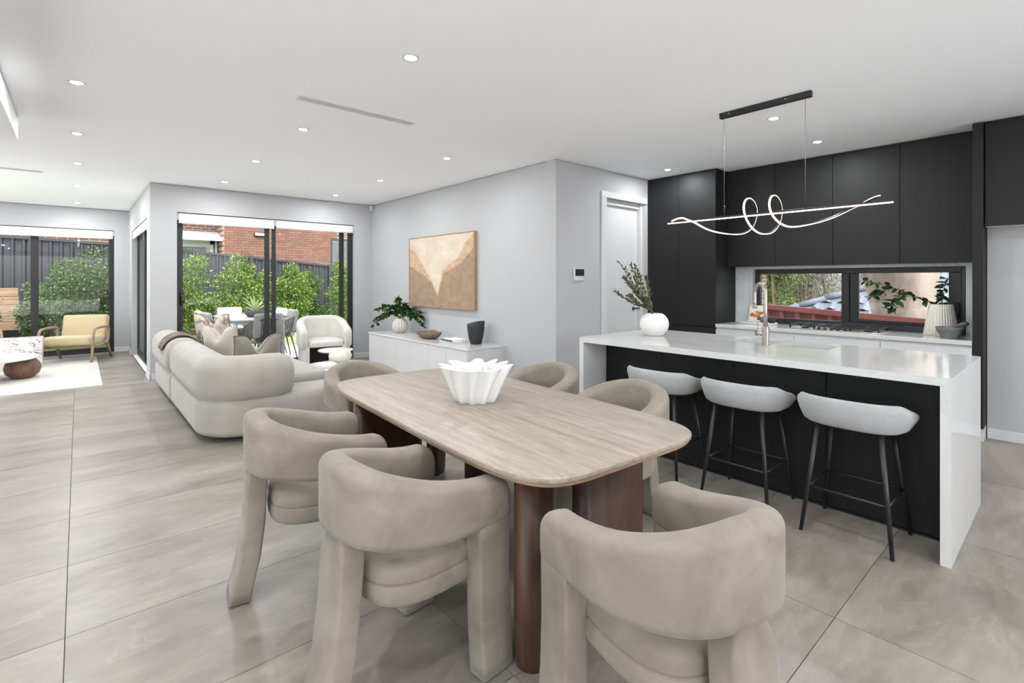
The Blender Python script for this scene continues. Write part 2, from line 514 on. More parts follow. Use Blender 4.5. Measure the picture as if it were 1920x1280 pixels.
def m_lawn():
    t = NT('lawn'); n = t.noise(t.coords('World'), 18, 5, 0.7)
    t.col(t.ramp(n.outputs[0], [(0.3, (0.10, 0.19, 0.035)), (0.7, (0.24, 0.38, 0.08))])); t.set(Roughness=0.9); MATS['lawn'] = t.m
m_lawn()

def m_brick():
    t = NT('brick'); oi = t.node('ObjectInfo'); n = t.noise(t.coords('World'), 30, 4, 0.7)
    c = t.ramp(oi.outputs['Random'], [(0.0, (0.115, 0.05, 0.031)), (0.4, (0.165, 0.076, 0.048)), (0.75, (0.13, 0.058, 0.041)), (0.9, (0.085, 0.062, 0.054)), (1.0, (0.17, 0.092, 0.06))])
    t.col(t.mix(0.5, c, t.ramp(n.outputs[0], [(0.3, (0.75,)*3), (0.7, (1.15,)*3)]), 'MULTIPLY')); t.set(Roughness=0.85)
    MATS['brick'] = t.m
    t = NT('brickwork'); b = t.node('TexBrick')
    mp = t.coords('Object', (1, 1, 1), (PI/2, 0, 0)); t.link(mp, b.inputs['Vector'])
    b.inputs['Color1'].default_value = (0.15, 0.07, 0.045, 1); b.inputs['Color2'].default_value = (0.115, 0.052, 0.035, 1); b.inputs['Mortar'].default_value = (0.33, 0.255, 0.205, 1)
    b.inputs['Scale'].default_value = 1.0; b.inputs['Brick Width'].default_value = 0.24; b.inputs['Row Height'].default_value = 0.086; b.inputs['Mortar Size'].default_value = 0.01
    t.col(b.outputs['Color']); t.set(Roughness=0.85); MATS['brickwork'] = t.m
m_brick()

def m_bark():
    t = NT('pale_bark'); n = t.noise(t.coords('World', (2, 2, 0.7)), 2.0, 6, 0.6, 0.8); n2 = t.noise(t.coords('World'), 7, 3)
    c = t.ramp(n.outputs[0], [(0.3, (0.125, 0.095, 0.076)), (0.5, (0.175, 0.142, 0.115)), (0.7, (0.215, 0.188, 0.157))])
    sp = t.ramp(n2.outputs[0], [(0.70, (0, 0, 0)), (0.76, (1, 1, 1))])
    t.col(t.mix(t.math('MULTIPLY', sp, 0.5), c, (0.20, 0.16, 0.13))); t.set(Roughness=0.85); t.bump(n.outputs[0], 0.3, 0.05)
    MATS['pale_bark'] = t.m
m_bark()

def m_glass():
    t = NT('window_glass')
    tr = t.node('BsdfTransparent'); tr.inputs[0].default_value = (0.96, 0.97, 0.97, 1)
    gl = t.node('BsdfGlossy'); gl.inputs['Roughness'].default_value = 0.0
    fr = t.node('Fresnel'); fr.inputs[0].default_value = 1.3
    mx = t.node('MixShader'); t.link(fr.outputs[0], mx.inputs[0]); t.link(tr.outputs[0], mx.inputs[1]); t.link(gl.outputs[0], mx.inputs[2]); t.link(mx.outputs[0], t.out.inputs[0])
    MATS['window_glass'] = t.m
m_glass()

def m_pattern():
    t = NT('cushion_pattern'); co = t.coords('Object', (1, 1, 1)); n = t.noise(co, 9, 3, 0.5, 1.0)
    v = t.node('TexVoronoi'); v.inputs['Scale'].default_value = 26; t.link(co, v.inputs['Vector'])
    patch = t.ramp(n.outputs[0], [(0.5, (0, 0, 0)), (0.54, (1, 1, 1))])
    c = t.mix(patch, (0.50, 0.43, 0.37), (0.27, 0.21, 0.165))
    t.col(t.mix(t.math('MULTIPLY', t.math('LESS_THAN', v.outputs['Distance'], 0.35), 0.35), c, (0.70, 0.65, 0.58))); t.set(Roughness=0.9)
    MATS['cushion_pattern'] = t.m
m_pattern()

def m_art():
    t = NT('painting'); co = t.coords('Generated')
    sep = t.node('SeparateXYZ'); t.link(co, sep.inputs[0])
    n = t.noise(co, 4, 6, 0.65, 0.6); n2 = t.noise(co, 12, 5, 0.6, 0.4)
    u = t.math('SUBTRACT', 1.0, sep.outputs[1])
    vv = t.math('ADD', sep.outputs[2], t.math('MULTIPLY', t.math('SUBTRACT', n.outputs[0], 0.5), 0.06))
    def curve(pts):
        f = t.node('FloatCurve'); c = f.mapping.curves[0]
        c.points[0].location = pts[0]; c.points[1].location = pts[-1]
        for p in pts[1:-1]: c.points.new(*p)
        for p in c.points: p.handle_type = 'VECTOR'
        f.mapping.update(); t.link(u, f.inputs['Value']); return f.outputs[0]
    h2 = curve([(0, 0.60), (0.12, 0.52), (0.25, 0.46), (0.36, 0.36), (0.44, 0.23), (0.475, 0.14), (0.52, 0.30), (0.58, 0.48), (0.70, 0.53), (0.82, 0.60), (1, 0.80)])
    h1 = curve([(0, 0.86), (0.10, 0.80), (0.2, 0.66), (0.30, 0.50), (0.40, 0.34), (0.475, 0.18), (0.55, 0.50), (0.64, 0.58), (0.78, 0.68), (0.88, 0.86), (1, 0.99)])
    def below(h, w): return t.ramp(t.math('ADD', t.math('MULTIPLY', t.math('SUBTRACT', h, vv), w), 0.5), [(0.35, (0, 0, 0)), (0.65, (1, 1, 1))])
    sky = t.ramp(n.outputs[0], [(0.3, (0.52, 0.42, 0.33)), (0.7, (0.68, 0.58, 0.48))])
    tan = t.ramp(n2.outputs[0], [(0.3, (0.42, 0.27, 0.16)), (0.7, (0.58, 0.42, 0.29))])
    hill = t.ramp(n2.outputs[0], [(0.3, (0.25, 0.17, 0.12)), (0.5, (0.31, 0.22, 0.155)), (0.72, (0.42, 0.25, 0.15))])
    c = t.mix(below(h1, 9), sky, tan); c = t.mix(below(h2, 14), c, hill)
    t.col(c); t.set(Roughness=0.8); t.bump(n2.outputs[0], 0.2, 0.01)
    MATS['painting'] = t.m
m_art()
emis('downlight_glow', (1.0, 0.98, 0.95), 12.0)
emis('led_glow', (1.0, 0.78, 0.54), 1.5)

# ================================================================== THE ROOM SHELL
def struct(name, mb, mat, parent=None):
    o = mb.build(name, mat, parent)
    if parent is None: o['kind'] = 'structure'
    return o

def wall_boxes(mb, a0, a1, openings, zt, place):
    """solid wall from a0 to a1 along its length, with openings (b0, b1, z0, z1)"""
    edges = sorted(openings); cur = a0
    for (b0, b1, z0, z1) in edges:
        if b0 > cur: place(mb, cur, b0, 0, zt)
        if z0 > 0: place(mb, b0, b1, 0, z0)
        if z1 < zt: place(mb, b0, b1, z1, zt)
        cur = b1
    if cur < a1: place(mb, cur, a1, 0, zt)

def wall_along_x(name, yf, yb, x0, x1, openings=(), mat='paint'):
    """yf = visible face, yb = back; a 13 mm shadow gap is left under the ceiling at the face"""
    mb = MB(); d = 0.02 if yb > yf else -0.02
    wall_boxes(mb, x0, x1, openings, CEIL-0.013, lambda m, a, b, z0, z1: m.box(a, b, min(yf, yf+d), max(yf, yf+d), z0, z1))
    wall_boxes(mb, x0, x1, openings, CEIL+0.05, lambda m, a, b, z0, z1: m.box(a, b, min(yf+d, yb), max(yf+d, yb), z0, z1))
    return struct(name, mb, M_(mat))

def wall_along_y(name, xf, xb, y0, y1, openings=(), mat='paint'):
    mb = MB(); d = 0.02 if xb > xf else -0.02
    wall_boxes(mb, y0, y1, openings, CEIL-0.013, lambda m, a, b, z0, z1: m.box(min(xf, xf+d), max(xf, xf+d), a, b, z0, z1))
    wall_boxes(mb, y0, y1, openings, CEIL+0.05, lambda m, a, b, z0, z1: m.box(min(xf+d, xb), max(xf+d, xb), a, b, z0, z1))
    return struct(name, mb, M_(mat))

YB = 8.56      # wall with the main sliding door
XS = 0.753     # short side wall
YF = 12.42     # far wall of the lounge
XA = 4.065     # wall with the painting
YP = 3.90      # passage wall with the white door
XK = 6.40      # kitchen splashback plane

# ---- floor: slab with recessed joints, each tile a part
fl = struct('floor', MB().box(-3.6, 6.7, -3.1, YB, -0.12, -0.006).box(-3.6, XS+0.02, YB, YF, -0.12, -0.006), M_('grout'))
tile_cache = {}
def tile(x0, x1, y0, y1):
    g = 0.0016; key = (round(x1-x0, 3), round(y1-y0, 3))
    if key not in tile_cache:
        w, h = x1-x0-2*g, y1-y0-2*g
        tile_cache[key] = MB().box(-w/2, w/2, -h/2, h/2, -0.008, 0).mesh('tile', M_('stone_tile'))
    o = link_mesh('tile', tile_cache[key], fl)
    o.location = ((x0+x1)/2, (y0+y1)/2, 0)
TX, TW, TY, TH = -0.04, 1.202, 0.671, 0.648
for i in range(-2, 6):
    for j in range(-1, 19):
        x0, y0 = TX+TW*i, TY+TH*j
        x1, y1 = x0+TW, y0+TH
        x1 = min(x1, 6.6)
        if y1 <= YB: tile(x0, x1, y0, y1)
        else:
            if y0 < YB: 
                if x0 >= XS: tile(x0, x1, y0, YB)
                elif x1 <= XS: tile(x0, x1, y0, min(y1, YF))
                else:
                    tile(x0, XS, y0, y1); tile(XS, x1, y0, YB)
            elif x0 < XS: tile(x0, min(x1, XS), y0, min(y1, YF)) if y0 < YF else None

# ---- ceiling and bulkhead
struct('ceiling', MB().box(-3.7, 6.8, -3.2, YB+0.2, CEIL, CEIL+0.2).box(-3.7, XS+0.2, YB+0.2, YF+0.2, CEIL, CEIL+0.2), M_('ceiling_paint'))
struct('bulkhead', MB().box(-3.5, -0.385, -3.0, 5.90, 2.585, CEIL-0.013).box(-3.5, -0.405, -3.0, 5.88, CEIL-0.013, CEIL), M_('ceiling_paint'))

# ---- walls
W1 = (1.068, 3.717, 0.0, 2.385)
wall_along_x('wall_back', YB, YB+0.18, XS, XA+0.2, [W1])
W2 = (-2.75, 0.526, 0.0, 2.372)
wall_along_x('wall_far', YF, YF+0.18, -3.48, XS+0.18, [W2])
W3 = (9.0, 11.72, 0.0, 2.32)
wall_along_y('wall_side', XS, XS+0.18, YB+0.18, YF, [W3])
wall_along_y('wall_right', XA, XA+0.2, YP+0.16, YB)
D1 = (4.955, 5.80, 0.0, 2.435)
wall_along_x('wall_passage', YP, YP+0.16, XA, 6.6, [D1])
W4 = (0.721, 2.765, 0.828, 1.537)
wall_along_y('wall_kitchen', XK+0.02, XK+0.2, 0.621, YP, [W4])
wall_along_y('wall_recess', 6.08, 6.6, -3.1, 0.545)
W5 = (6.6, 11.9, 0.0, 2.4)  # unseen openings from here on, added so daylight bounces to the ceiling
W7 = (-1.6, 4.0, 0.0, 2.4)
wall_along_y('wall_left', -3.5, -3.7, -3.2, YF+0.1, [W5, W7])
W6 = (-2.6, 4.6, 0.0, 2.4)
wall_along_x('wall_rear', -3.0, -3.2, -3.6, 6.7, [W6])

struct('trim_1', MB().box(XS+0.02, XS+0.18, W3[0], W3[1], -0.1, -0.001).box(W1[0], W1[1], YB, YB+0.18, -0.1, -0.001).box(W2[0], W2[1], YF, YF+0.18, -0.1, -0.001), M_('patio_tile'))
# ---- baseboards
def base(name, *boxes):
    mb = MB()
    for b in boxes: mb.rbox(*b, 0, 0.092, 0.004, 1, smooth=False)
    struct(name, mb, M_('trim_white'))
T = 0.014
base('baseboard_back', (XS+T, W1[0]-0.002, YB-T, YB), (W1[1]+0.002, XA, YB-T, YB))
base('baseboard_far', (W2[1]+0.002, XS, YF-T, YF))
base('baseboard_side', (XS-T, XS, YB-T, W3[0]-0.002), (XS-T, XS, W3[1]+0.002, YF-T))
base('baseboard_right', (XA-T, XA, YP-T, 4.74), (XA-T, XA, 7.44, YB-T))
base('baseboard_passage', (XA-T, 4.865, YP-T, YP))
base('baseboard_recess', (6.08-T, 6.08, -3.0, 0.545))

# ---- glazed openings
def glazed(name, parts, panes, extra=()):
    """parts: list of boxes (frame bars), panes: list of boxes of glass"""
    w = bpy.data.objects.new(name, None); COL.objects.link(w); w['kind'] = 'structure'
    for nm, b in parts:
        o = MB().rbox(*b, 0.004, 1, smooth=False).build(nm, M_('black_frame'), w)
    for b in panes: MB().box(*b).build('pane', M_('window_glass'), w)
    return w

fy0, fy1 = YB+0.05, YB+0.13
w1 = glazed('window_1', [
    ('frame', (W1[0], 1.10, fy0, fy1, 0, 2.385)), ('frame', (3.69, W1[1], fy0, fy1, 0, 2.385)),
    ('frame', (1.10, 3.69, fy0, fy1, 2.33, 2.385)), ('sill_track', (1.10, 3.69, fy0-0.02, fy1, 0.0, 0.035)),
    ('stile', (1.10, 1.150, fy0+0.04, fy1, 0.035, 2.33)), ('stile', (2.262, 2.333, fy0+0.04, fy1, 0.035, 2.33)),
    ('stile', (2.361, 2.418, fy0, fy0+0.038, 0.035, 2.33)), ('stile', (3.488, 3.570, fy0+0.04, fy1, 0.035, 2.33)),
    ('stile', (3.624, 3.690, fy0, fy0+0.038, 0.035, 2.33)),
    ('rail', (1.150, 2.262, fy0+0.045, fy1-0.005, 0.035, 0.11)), ('rail', (2.418, 3.624, fy0+0.003, fy0+0.035, 0.035, 0.11))],
    [(1.150, 2.262, fy0+0.055, fy0+0.061, 0.11, 2.33), (2.418, 3.624, fy0+0.016, fy0+0.022, 0.11, 2.33)])
MB().rbox(1.115, 1.143, fy0-0.012, fy0+0.042, 1.04, 1.22, 0.006, 1).rbox(1.143, 1.165, fy0-0.012, fy0+0.004, 1.055, 1.075, 0.003, 1).rbox(1.143, 1.165, fy0-0.012, fy0+0.004, 1.205, 1.225, 0.003, 1).rbox(1.155, 1.168, fy0-0.014, fy0+0.004, 1.06, 1.225, 0.004, 1).build('handle', M_('black_metal'), w1)

gy0, gy1 = YF+0.05, YF+0.13
w2 = glazed('window_2', [
    ('frame', (W2[1]-0.03, W2[1], gy0, gy1, 0, 2.372)), ('frame', (W2[0], W2[0]+0.03, gy0, gy1, 0, 2.372)),
    ('frame', (W2[0]+0.03, W2[1]-0.03, gy0, gy1, 2.32, 2.372)), ('sill_track', (W2[0]+0.03, W2[1]-0.03, gy0-0.02, gy1, 0, 0.045)),
    ('stile', (-0.655, -0.549, gy0+0.04, gy1, 0.045, 2.32)), ('stile', (0.444, W2[1]-0.03, gy0, gy0+0.038, 0.045, 2.32)),
    ('rail', (-0.549, 0.444, gy0+0.003, gy0+0.035, 0.045, 0.10)), ('rail', (W2[0]+0.03, -0.655, gy0+0.045, gy1-0.005, 0.045, 0.10))],
    [(-0.549, 0.444, gy0+0.016, gy0+0.022, 0.10, 2.32), (W2[0]+0.03, -0.655, gy0+0.06, gy0+0.066, 0.10, 2.32)])
MB().rbox(0.408, 0.423, gy0-0.05, gy0-0.035, 1.03, 1.18, 0.005, 1).rbox(0.408, 0.45, gy0-0.045, gy0-0.033, 1.03, 1.05, 0.004, 1).rbox(0.408, 0.45, gy0-0.045, gy0-0.033, 1.16, 1.18, 0.004, 1).rbox(0.44, 0.47, gy0-0.05, gy0+0.002, 1.02, 1.19, 0.005, 1).build('handle', M_('black_metal'), w2)

hx0, hx1 = XS+0.08, XS+0.15
w3 = glazed('window_3', [
    ('frame', (hx0, hx1, W3[0], W3[0]+0.04, 0, 2.32)), ('frame', (hx0, hx1, W3[1]-0.04, W3[1], 0, 2.32)),
    ('frame', (hx0, hx1, W3[0]+0.04, W3[1]-0.04, 2.27, 2.32)), ('sill_track', (hx0, hx1, W3[0]+0.04, W3[1]-0.04, 0, 0.04)),
    ('stile', (hx0, hx0+0.035, 11.60, 11.68, 0.04, 2.27)), ('stile', (hx0, hx0+0.035, 10.33, 10.40, 0.04, 2.27)),
    ('stile', (hx0+0.037, hx1, 10.30, 10.37, 0.04, 2.27)), ('stile', (hx0+0.037, hx1, 9.04, 9.12, 0.04, 2.27)),
    ('rail', (hx0+0.003, hx0+0.032, 10.40, 11.60, 0.04, 0.12)), ('rail', (hx0+0.04, hx1-0.003, 9.12, 10.30, 0.04, 0.12))],
    [(hx0+0.014, hx0+0.020, 10.40, 11.60, 0.12, 2.27), (hx0+0.05, hx0+0.056, 9.12, 10.30, 0.12, 2.27)])

kx0, kx1 = XK+0.085, XK+0.145
w4 = glazed('window_4', [
    ('frame', (kx0, kx1, 2.66, 2.725, 0.868, 1.537)), ('frame', (kx0, kx1, 0.721, 0.765, 0.868, 1.537)),
    ('frame', (kx0, kx1, 0.765, 2.66, 1.478, 1.537)), ('sill_track', (kx0, kx1, 0.765, 2.66, 0.868, 0.935)),
    ('stile', (kx0, kx1, 1.70, 1.775, 0.935, 1.478)), ('stile', (kx0+0.02, kx1, 1.615, 1.70, 0.935, 1.478)), ('stile', (kx0+0.02, kx1, 0.765, 0.86, 0.935, 1.478)),
    ('rail', (kx0+0.02, kx1, 0.86, 1.615, 0.935, 0.965))],
    [(kx0+0.03, kx0+0.036, 0.86, 1.615, 0.965, 1.478), (kx0+0.03, kx0+0.036, 1.775, 2.66, 0.935, 1.478)])
MB().box(XK+0.022, kx1, 2.725, 2.763, 0.828, 1.537).build('reveal', M_('trim_white'), w4)
MB().rbox(kx0-0.02, kx0+0.002, 0.775, 0.80, 1.02, 1.18, 0.005, 1).build('handle', M_('black_metal'), w4)

# unseen glazing added behind and beside the camera to bring in daylight
glazed('added_window_5', [('frame', (-3.63, -3.57, 6.6, 6.65, 0, 2.4)), ('frame', (-3.63, -3.57, 11.85, 11.9, 0, 2.4)), ('frame', (-3.63, -3.57, 9.2, 9.28, 0, 2.4))], [(-3.60, -3.594, 6.65, 11.85, 0.0, 2.4)])
glazed('added_window_6', [('frame', (-2.6, -2.55, -3.13, -3.07, 0, 2.4)), ('frame', (4.55, 4.6, -3.13, -3.07, 0, 2.4)), ('frame', (0.96, 1.04, -3.13, -3.07, 0, 2.4))], [(-2.55, 4.55, -3.10, -3.094, 0.0, 2.4)])
glazed('added_window_7', [('frame', (-3.63, -3.57, -1.6, -1.55, 0, 2.4)), ('frame', (-3.63, -3.57, 3.95, 4.0, 0, 2.4))], [(-3.60, -3.594, -1.55, 3.95, 0.0, 2.4)])

# ---- white door in the passage wall
d1 = bpy.data.objects.new('door_1', None); COL.objects.link(d1); d1['kind'] = 'structure'
MB().box(D1[0], D1[1], YP+0.09, YP+0.13, 0, D1[3]-0.07).build('leaf', M_('trim_white'), d1)
MB().box(D1[0], D1[1], YP+0.05, YP+0.15, D1[3]-0.07, D1[3]).box(D1[0], D1[0]+0.02, YP, YP+0.14, 0, D1[3]).box(D1[1]-0.055, D1[1], YP+0.03, YP+0.14, 0, D1[3]).build('jamb', M_('trim_white'), d1)
MB().rbox(D1[0]-0.095, D1[0]+0.004, YP-0.022, YP, 0, D1[3]-0.004, 0.004, 1, smooth=False).build('architrave', M_('trim_white'), d1)
MB().rbox(D1[0]-0.095, D1[1]+0.04, YP-0.022, YP, D1[3]-0.004, D1[3]+0.075, 0.004, 1, smooth=False).build('architrave', M_('trim_white'), d1)
hd = MB(); Mh = Matrix.Translation((5.665, YP+0.09, 1.02)) @ Matrix.Rotation(PI/2, 4, 'X')
hd.lathe([(0.026, 0), (0.026, 0.008), (0.011, 0.010), (0.011, 0.045)], 20, Mh)
hd.tube([(5.665, YP+0.05, 1.02), (5.68, YP+0.045, 1.02), (5.77, YP+0.045, 1.02)], 0.009, 10)
hd.build('handle', M_('black_metal'), d1)

# ---- roller blinds
def blind(x0, x1, yb, ztop, zbot, label, group):
    t = thing('roller_blind', label, 'blind', ((x0+x1)/2, yb, ztop), 0, group); w = (x1-x0)/2
    h = ztop-zbot
    MB().rbox(-w+0.012, w-0.012, -0.008, 0.0, -h+0.02, -0.005, 0.002, 1, smooth=False).build('fabric', M_('blind_fabric'), t)
    MB().rbox(-w+0.012, w-0.012, -0.016, 0.004, -h, -h+0.022, 0.004, 1).build('bottom_bar', M_('trim_white'), t)
    MB().tube([(-w+0.01, 0.019, -0.045), (w-0.01, 0.019, -0.045)], 0.021, 12).build('roller', M_('blind_fabric'), t)
    for s in (-1, 1): MB().rbox(s*w-0.006, s*w+0.006, -0.012, 0.041, -0.10, -0.002, 0.002, 1, smooth=False).build('bracket', M_('grey_plastic'), t)
    return t
blind(1.078, 2.392, YB+0.008, 2.375, 2.225, 'white roller blind rolled up above the glass door left of the double stile', 'roller blinds over the patio door')
blind(2.400, 3.708, YB+0.008, 2.375, 2.240, 'white roller blind rolled up above the glass door beside the painting wall', 'roller blinds over the patio door')
blind(-2.73, 0.516, YF+0.008, 2.362, 2.20, 'long white roller blind rolled up behind the tan armchair', 'roller blinds')
bl = MB().rbox(XS+0.012, XS+0.03, 9.02, 11.70, 2.17, 2.31, 0.003, 1, smooth=False).build('roller_blind', M_('blind_fabric'))
prop(bl, 'white roller blind rolled up in the side doorway opening by the lounge', 'blind', 'roller blinds')

# ---- downlights
def downlight(x, y, label, z=CEIL, group='recessed ceiling downlights', power=DOWNLIGHT_W):
    if y > 9 or (x < 1 and y > 7): power *= 1.5
    t = thing('downlight', label, 'downlight', (x, y, z), 0, group)
    MB().lathe([(0.034, 0.001), (0.034, -0.003), (0.048, -0.005), (0.052, -0.002), (0.052, 0.001)], 24).build('trim_ring', M_('trim_white'), t)
    MB().lathe([(0.035, 0.0), (0.035, -0.004), (0.02, -0.008), (0.006, -0.009)], 20).build('lens', M_('downlight_glow'), t)
    L = bpy.data.lights.new('downlight_lamp', 'AREA'); L.shape = 'DISK'; L.size = 0.09; L.energy = power; L.color = (0.965, 0.985, 1.0)
    o = bpy.data.objects.new('downlight_lamp', L); COL.objects.link(o); o.parent = t; o.location = (0, 0, -0.012)
    return t
DL = [((1.546, 2.722), 'large glowing downlight in ceiling before the linear air vent'),
      ((1.54, 4.657), 'glowing downlight in ceiling just behind the linear air vent'),
      ((1.54, 6.26), 'glowing downlight in ceiling, second behind the air vent'),
      ((1.54, 7.87), 'glowing downlight in ceiling close to the patio door wall corner'),
      ((3.13, 4.70), 'glowing downlight in ceiling before the painting'),
      ((3.13, 6.34), 'glowing downlight in ceiling above the sideboard end'),
      ((3.13, 7.93), 'glowing downlight in ceiling above the white tub chair'),
      ((-0.01, 4.59), 'glowing downlight in ceiling beside the dropped bulkhead'),
      ((-0.01, 6.185), 'glowing downlight in ceiling just past the bulkhead end'),
      ((-0.01, 7.765), 'glowing downlight in ceiling before the short lounge air vent'),
      ((-0.01, 9.53), 'glowing downlight in ceiling behind the short lounge air vent'),
      ((-0.01, 11.69), 'glowing downlight in ceiling above the tan armchair'),
      ((4.45, 1.715), 'glowing downlight in ceiling under the pendant canopy'),
      ((5.53, 1.72), 'glowing downlight in ceiling before the overhead cupboards'),
      ((5.52, 3.376), 'glowing downlight in ceiling before the tall black pantry doors')]
for (p, lb) in DL: downlight(p[0], p[1], lb)
for (x, y) in ((0.0, 2.2), (0.0, 0.6), (1.55, 0.9), (1.55, -0.8), (3.1, -0.9), (0.0, -1.0), (4.45, -0.6), (5.53, -0.9), (-1.6, 7.77), (-1.6, 9.6), (-1.6, 11.5)):  # extra lamps out of view, added to lift room and ceiling brightness
    downlight(x, y, 'unseen glowing downlight added in the ceiling to brighten the room', group='added downlights outside the view')
for (x, y) in ((-1.9, 3.6), (-1.9, 1.4), (-1.9, -0.8)):  # more added lamps, out of view in the bulkhead
    downlight(x, y, 'unseen glowing downlight added in the dropped bulkhead', 2.585, 'added downlights in the bulkhead')

# ---- air vents
def vent(x0, x1, y, label):
    t = thing('air_vent', label, 'vent', ((x0+x1)/2, y, CEIL), 0, 'linear ceiling air vents'); w = (x1-x0)/2
    f = MB()
    for b in ((-w, w, -0.045, -0.030), (-w, w, 0.030, 0.045), (-w, -w+0.02, -0.03, 0.03), (w-0.02, w, -0.03, 0.03)): f.box(*b, -0.006, 0.001)
    f.build('frame', M_('trim_white'), t)
    MB().box(-w+0.02, w-0.02, -0.03, 0.03, -0.0015, 0.0005).build('backing', M_('grey_plastic'), t)
    for k in (-0.016, 0.0, 0.016): MB().box(-w+0.02, w-0.02, k-0.003, k+0.003, -0.005, -0.001).build('slat', M_('grey_plastic'), t)
vent(1.24, 2.21, 3.86, 'long linear air vent in the ceiling above the dining table')
vent(-1.35, -0.34, 8.665, 'short linear air vent in the lounge ceiling')

# ---- alarm sensor, intercom panel, power points
t = thing('motion_sensor', 'small white motion sensor in the ceiling corner beside the patio door', 'sensor', (XA-0.035, YB-0.035, 2.66), -PI/4)
MB().rbox(-0.028, 0.028, -0.022, 0.03, 0, 0.10, 0.008, 2).build('body', M_('trim_white'), t)
MB().rbox(-0.02, 0.02, -0.026, -0.018, 0.02, 0.06, 0.004, 2).build('lens', M_('grey_plastic'), t)
t = thing('intercom_panel', 'white wall intercom with dark screen beside the white door', 'intercom', (4.44, YP, 1.395))
MB().rbox(-0.092, 0.092, -0.022, 0, 0, 0.145, 0.006, 2).build('body', M_('trim_white'), t)
MB().rbox(-0.072, 0.085, -0.025, -0.021, 0.055, 0.138, 0.002, 1, smooth=False).build('screen', M_('screen'), t)
MB().rbox(-0.072, 0.085, -0.0245, -0.021, 0.036, 0.048, 0.002, 1, smooth=False).build('speaker_grille', M_('grey_plastic'), t)
MB().lathe([(0.006, 0), (0.006, 0.004)], 12, Matrix.Translation((0.005, -0.021, 0.018)) @ Matrix.Rotation(PI/2, 4, 'X')).build('button', M_('grey_plastic'), t)
t = thing('power_point', 'white double power point low on the short side wall', 'power point', (XS, 8.78, 0.30))
MB().rbox(-0.010, 0, -0.058, 0.058, 0, 0.075, 0.003, 1, smooth=False).build('plate', M_('trim_white'), t)
for k in (-0.03, 0.03): MB().rbox(-0.014, -0.009, k-0.012, k+0.012, 0.045, 0.06, 0.002, 1, smooth=False).build('switch', M_('grey_plastic'), t)
t = thing('light_switch', 'white light switch plate on the short side wall', 'switch', (XS, 8.76, 1.02))
MB().rbox(-0.009, 0, -0.036, 0.036, 0, 0.115, 0.003, 1, smooth=False).build('plate', M_('trim_white'), t)
MB().rbox(-0.013, -0.008, -0.012, 0.012, 0.045, 0.07, 0.002, 1, smooth=False).build('rocker', M_('trim_white'), t)

# ---- painting
ay0, ay1, az0, az1 = 5.37, 7.12, 0.99, 2.07
t = thing('painting', 'large abstract tan and cream painting in a thin oak frame', 'painting', (XA, (ay0+ay1)/2, az0))
hw = (ay1-ay0)/2; hh = az1-az0; fd = 0.055
MB().box(-fd+0.008, -0.01, -hw+0.012, hw-0.012, 0.012, hh-0.012).build('canvas', M_('painting'), t)
for b in ((-fd, 0, -hw, -hw+0.012, 0, hh), (-fd, 0, hw-0.012, hw, 0, hh), (-fd, 0, -hw+0.012, hw-0.012, 0, 0.012), (-fd, 0, -hw+0.012, hw-0.012, hh-0.012, hh)):
    MB().rbox(*b, 0.002, 1, smooth=False).build('frame_bar', M_('oak_frame'), t)

# ================================================================== KITCHEN
XT = 5.87   # front of tall cupboards and bench
XU = 6.16   # front of overhead cupboards
def cab(name, label, loc, body, doors, group, mat='black_timber', extra=None):
    t = thing(name, label, 'cabinet', loc, 0, group)
    MB().box(*body).build('body', M_(mat), t)
    for d in doors: MB().rbox(*d, 0.0015, 1, smooth=False).build('door', M_(mat), t)
    return t
g = 0.0018
BZ = 0.868
# tall pantry cupboards (door down to a recessed rail, drawer below)
for (y0, y1, lb) in ((3.435, 3.898, 'tall black timber pantry cupboard next to the white door'), (2.935, 3.435, 'tall black timber pantry cupboard next to the splashback')):
    t = cab('tall_cabinet', lb, (XT, (y0+y1)/2, 0), (0.021, 0.528, -(y1-y0)/2, (y1-y0)/2, 0.10, CEIL-0.004),
            [(0, 0.02, -(y1-y0)/2+g, (y1-y0)/2-g, 0.832, CEIL-0.018)], 'tall pantry cupboards')
    MB().rbox(0, 0.02, -(y1-y0)/2+g, (y1-y0)/2-g, 0.115, 0.805, 0.0015, 1, smooth=False).build('lower_door', M_('black_timber'), t)
    MB().box(0.05, 0.5, -(y1-y0)/2, (y1-y0)/2, 0, 0.10).build('plinth', M_('black_timber'), t)
# overhead cupboards
ue = [2.933, 2.359, 1.768, 1.183, 0.622]
un = ['against the pantry cupboard', 'second along from the pantry', 'third along from the pantry', 'against the tall black end panel']
for k in range(4):
    y1, y0 = ue[k], ue[k+1]; w = (y1-y0)/2
    cab('overhead_cabinet', 'black timber overhead cupboard, '+un[k], (XU, (y0+y1)/2, 1.565), (0.021, XK+0.019-XU, -w, w, 0.006, CEIL-1.569),
        [(0, 0.02, -w+g, w-g, 0, CEIL-1.565-0.014)], 'overhead cupboards above the window')
# end panel and cupboard over the fridge recess
t = thing('end_panel', 'tall narrow black end panel beside the fridge recess', 'panel', (XT, 0.585, 0))
MB().rbox(-0.0, 0.72, -0.035, 0.035, 0.115, CEIL-0.012, 0.002, 1, smooth=False).build('panel', M_('black_timber'), t)
MB().box(0.05, 0.7, -0.033, 0.033, 0, 0.115).build('plinth', M_('trim_white'), t)
t = cab('fridge_cabinet', 'black timber cupboard above the empty fridge recess', (5.90, -0.05, 1.865), (0.021, 0.175, -0.55, 0.59, 0.002, CEIL-1.869), [(0, 0.02, -0.548, 0.0, 0, CEIL-1.883), (0, 0.02, 0.004, 0.592, 0, CEIL-1.883)], 'cupboards')
MB().box(0.021, 0.175, -0.55, 0.59, -0.004, 0.002).build('underside', M_('white_laminate'), t)
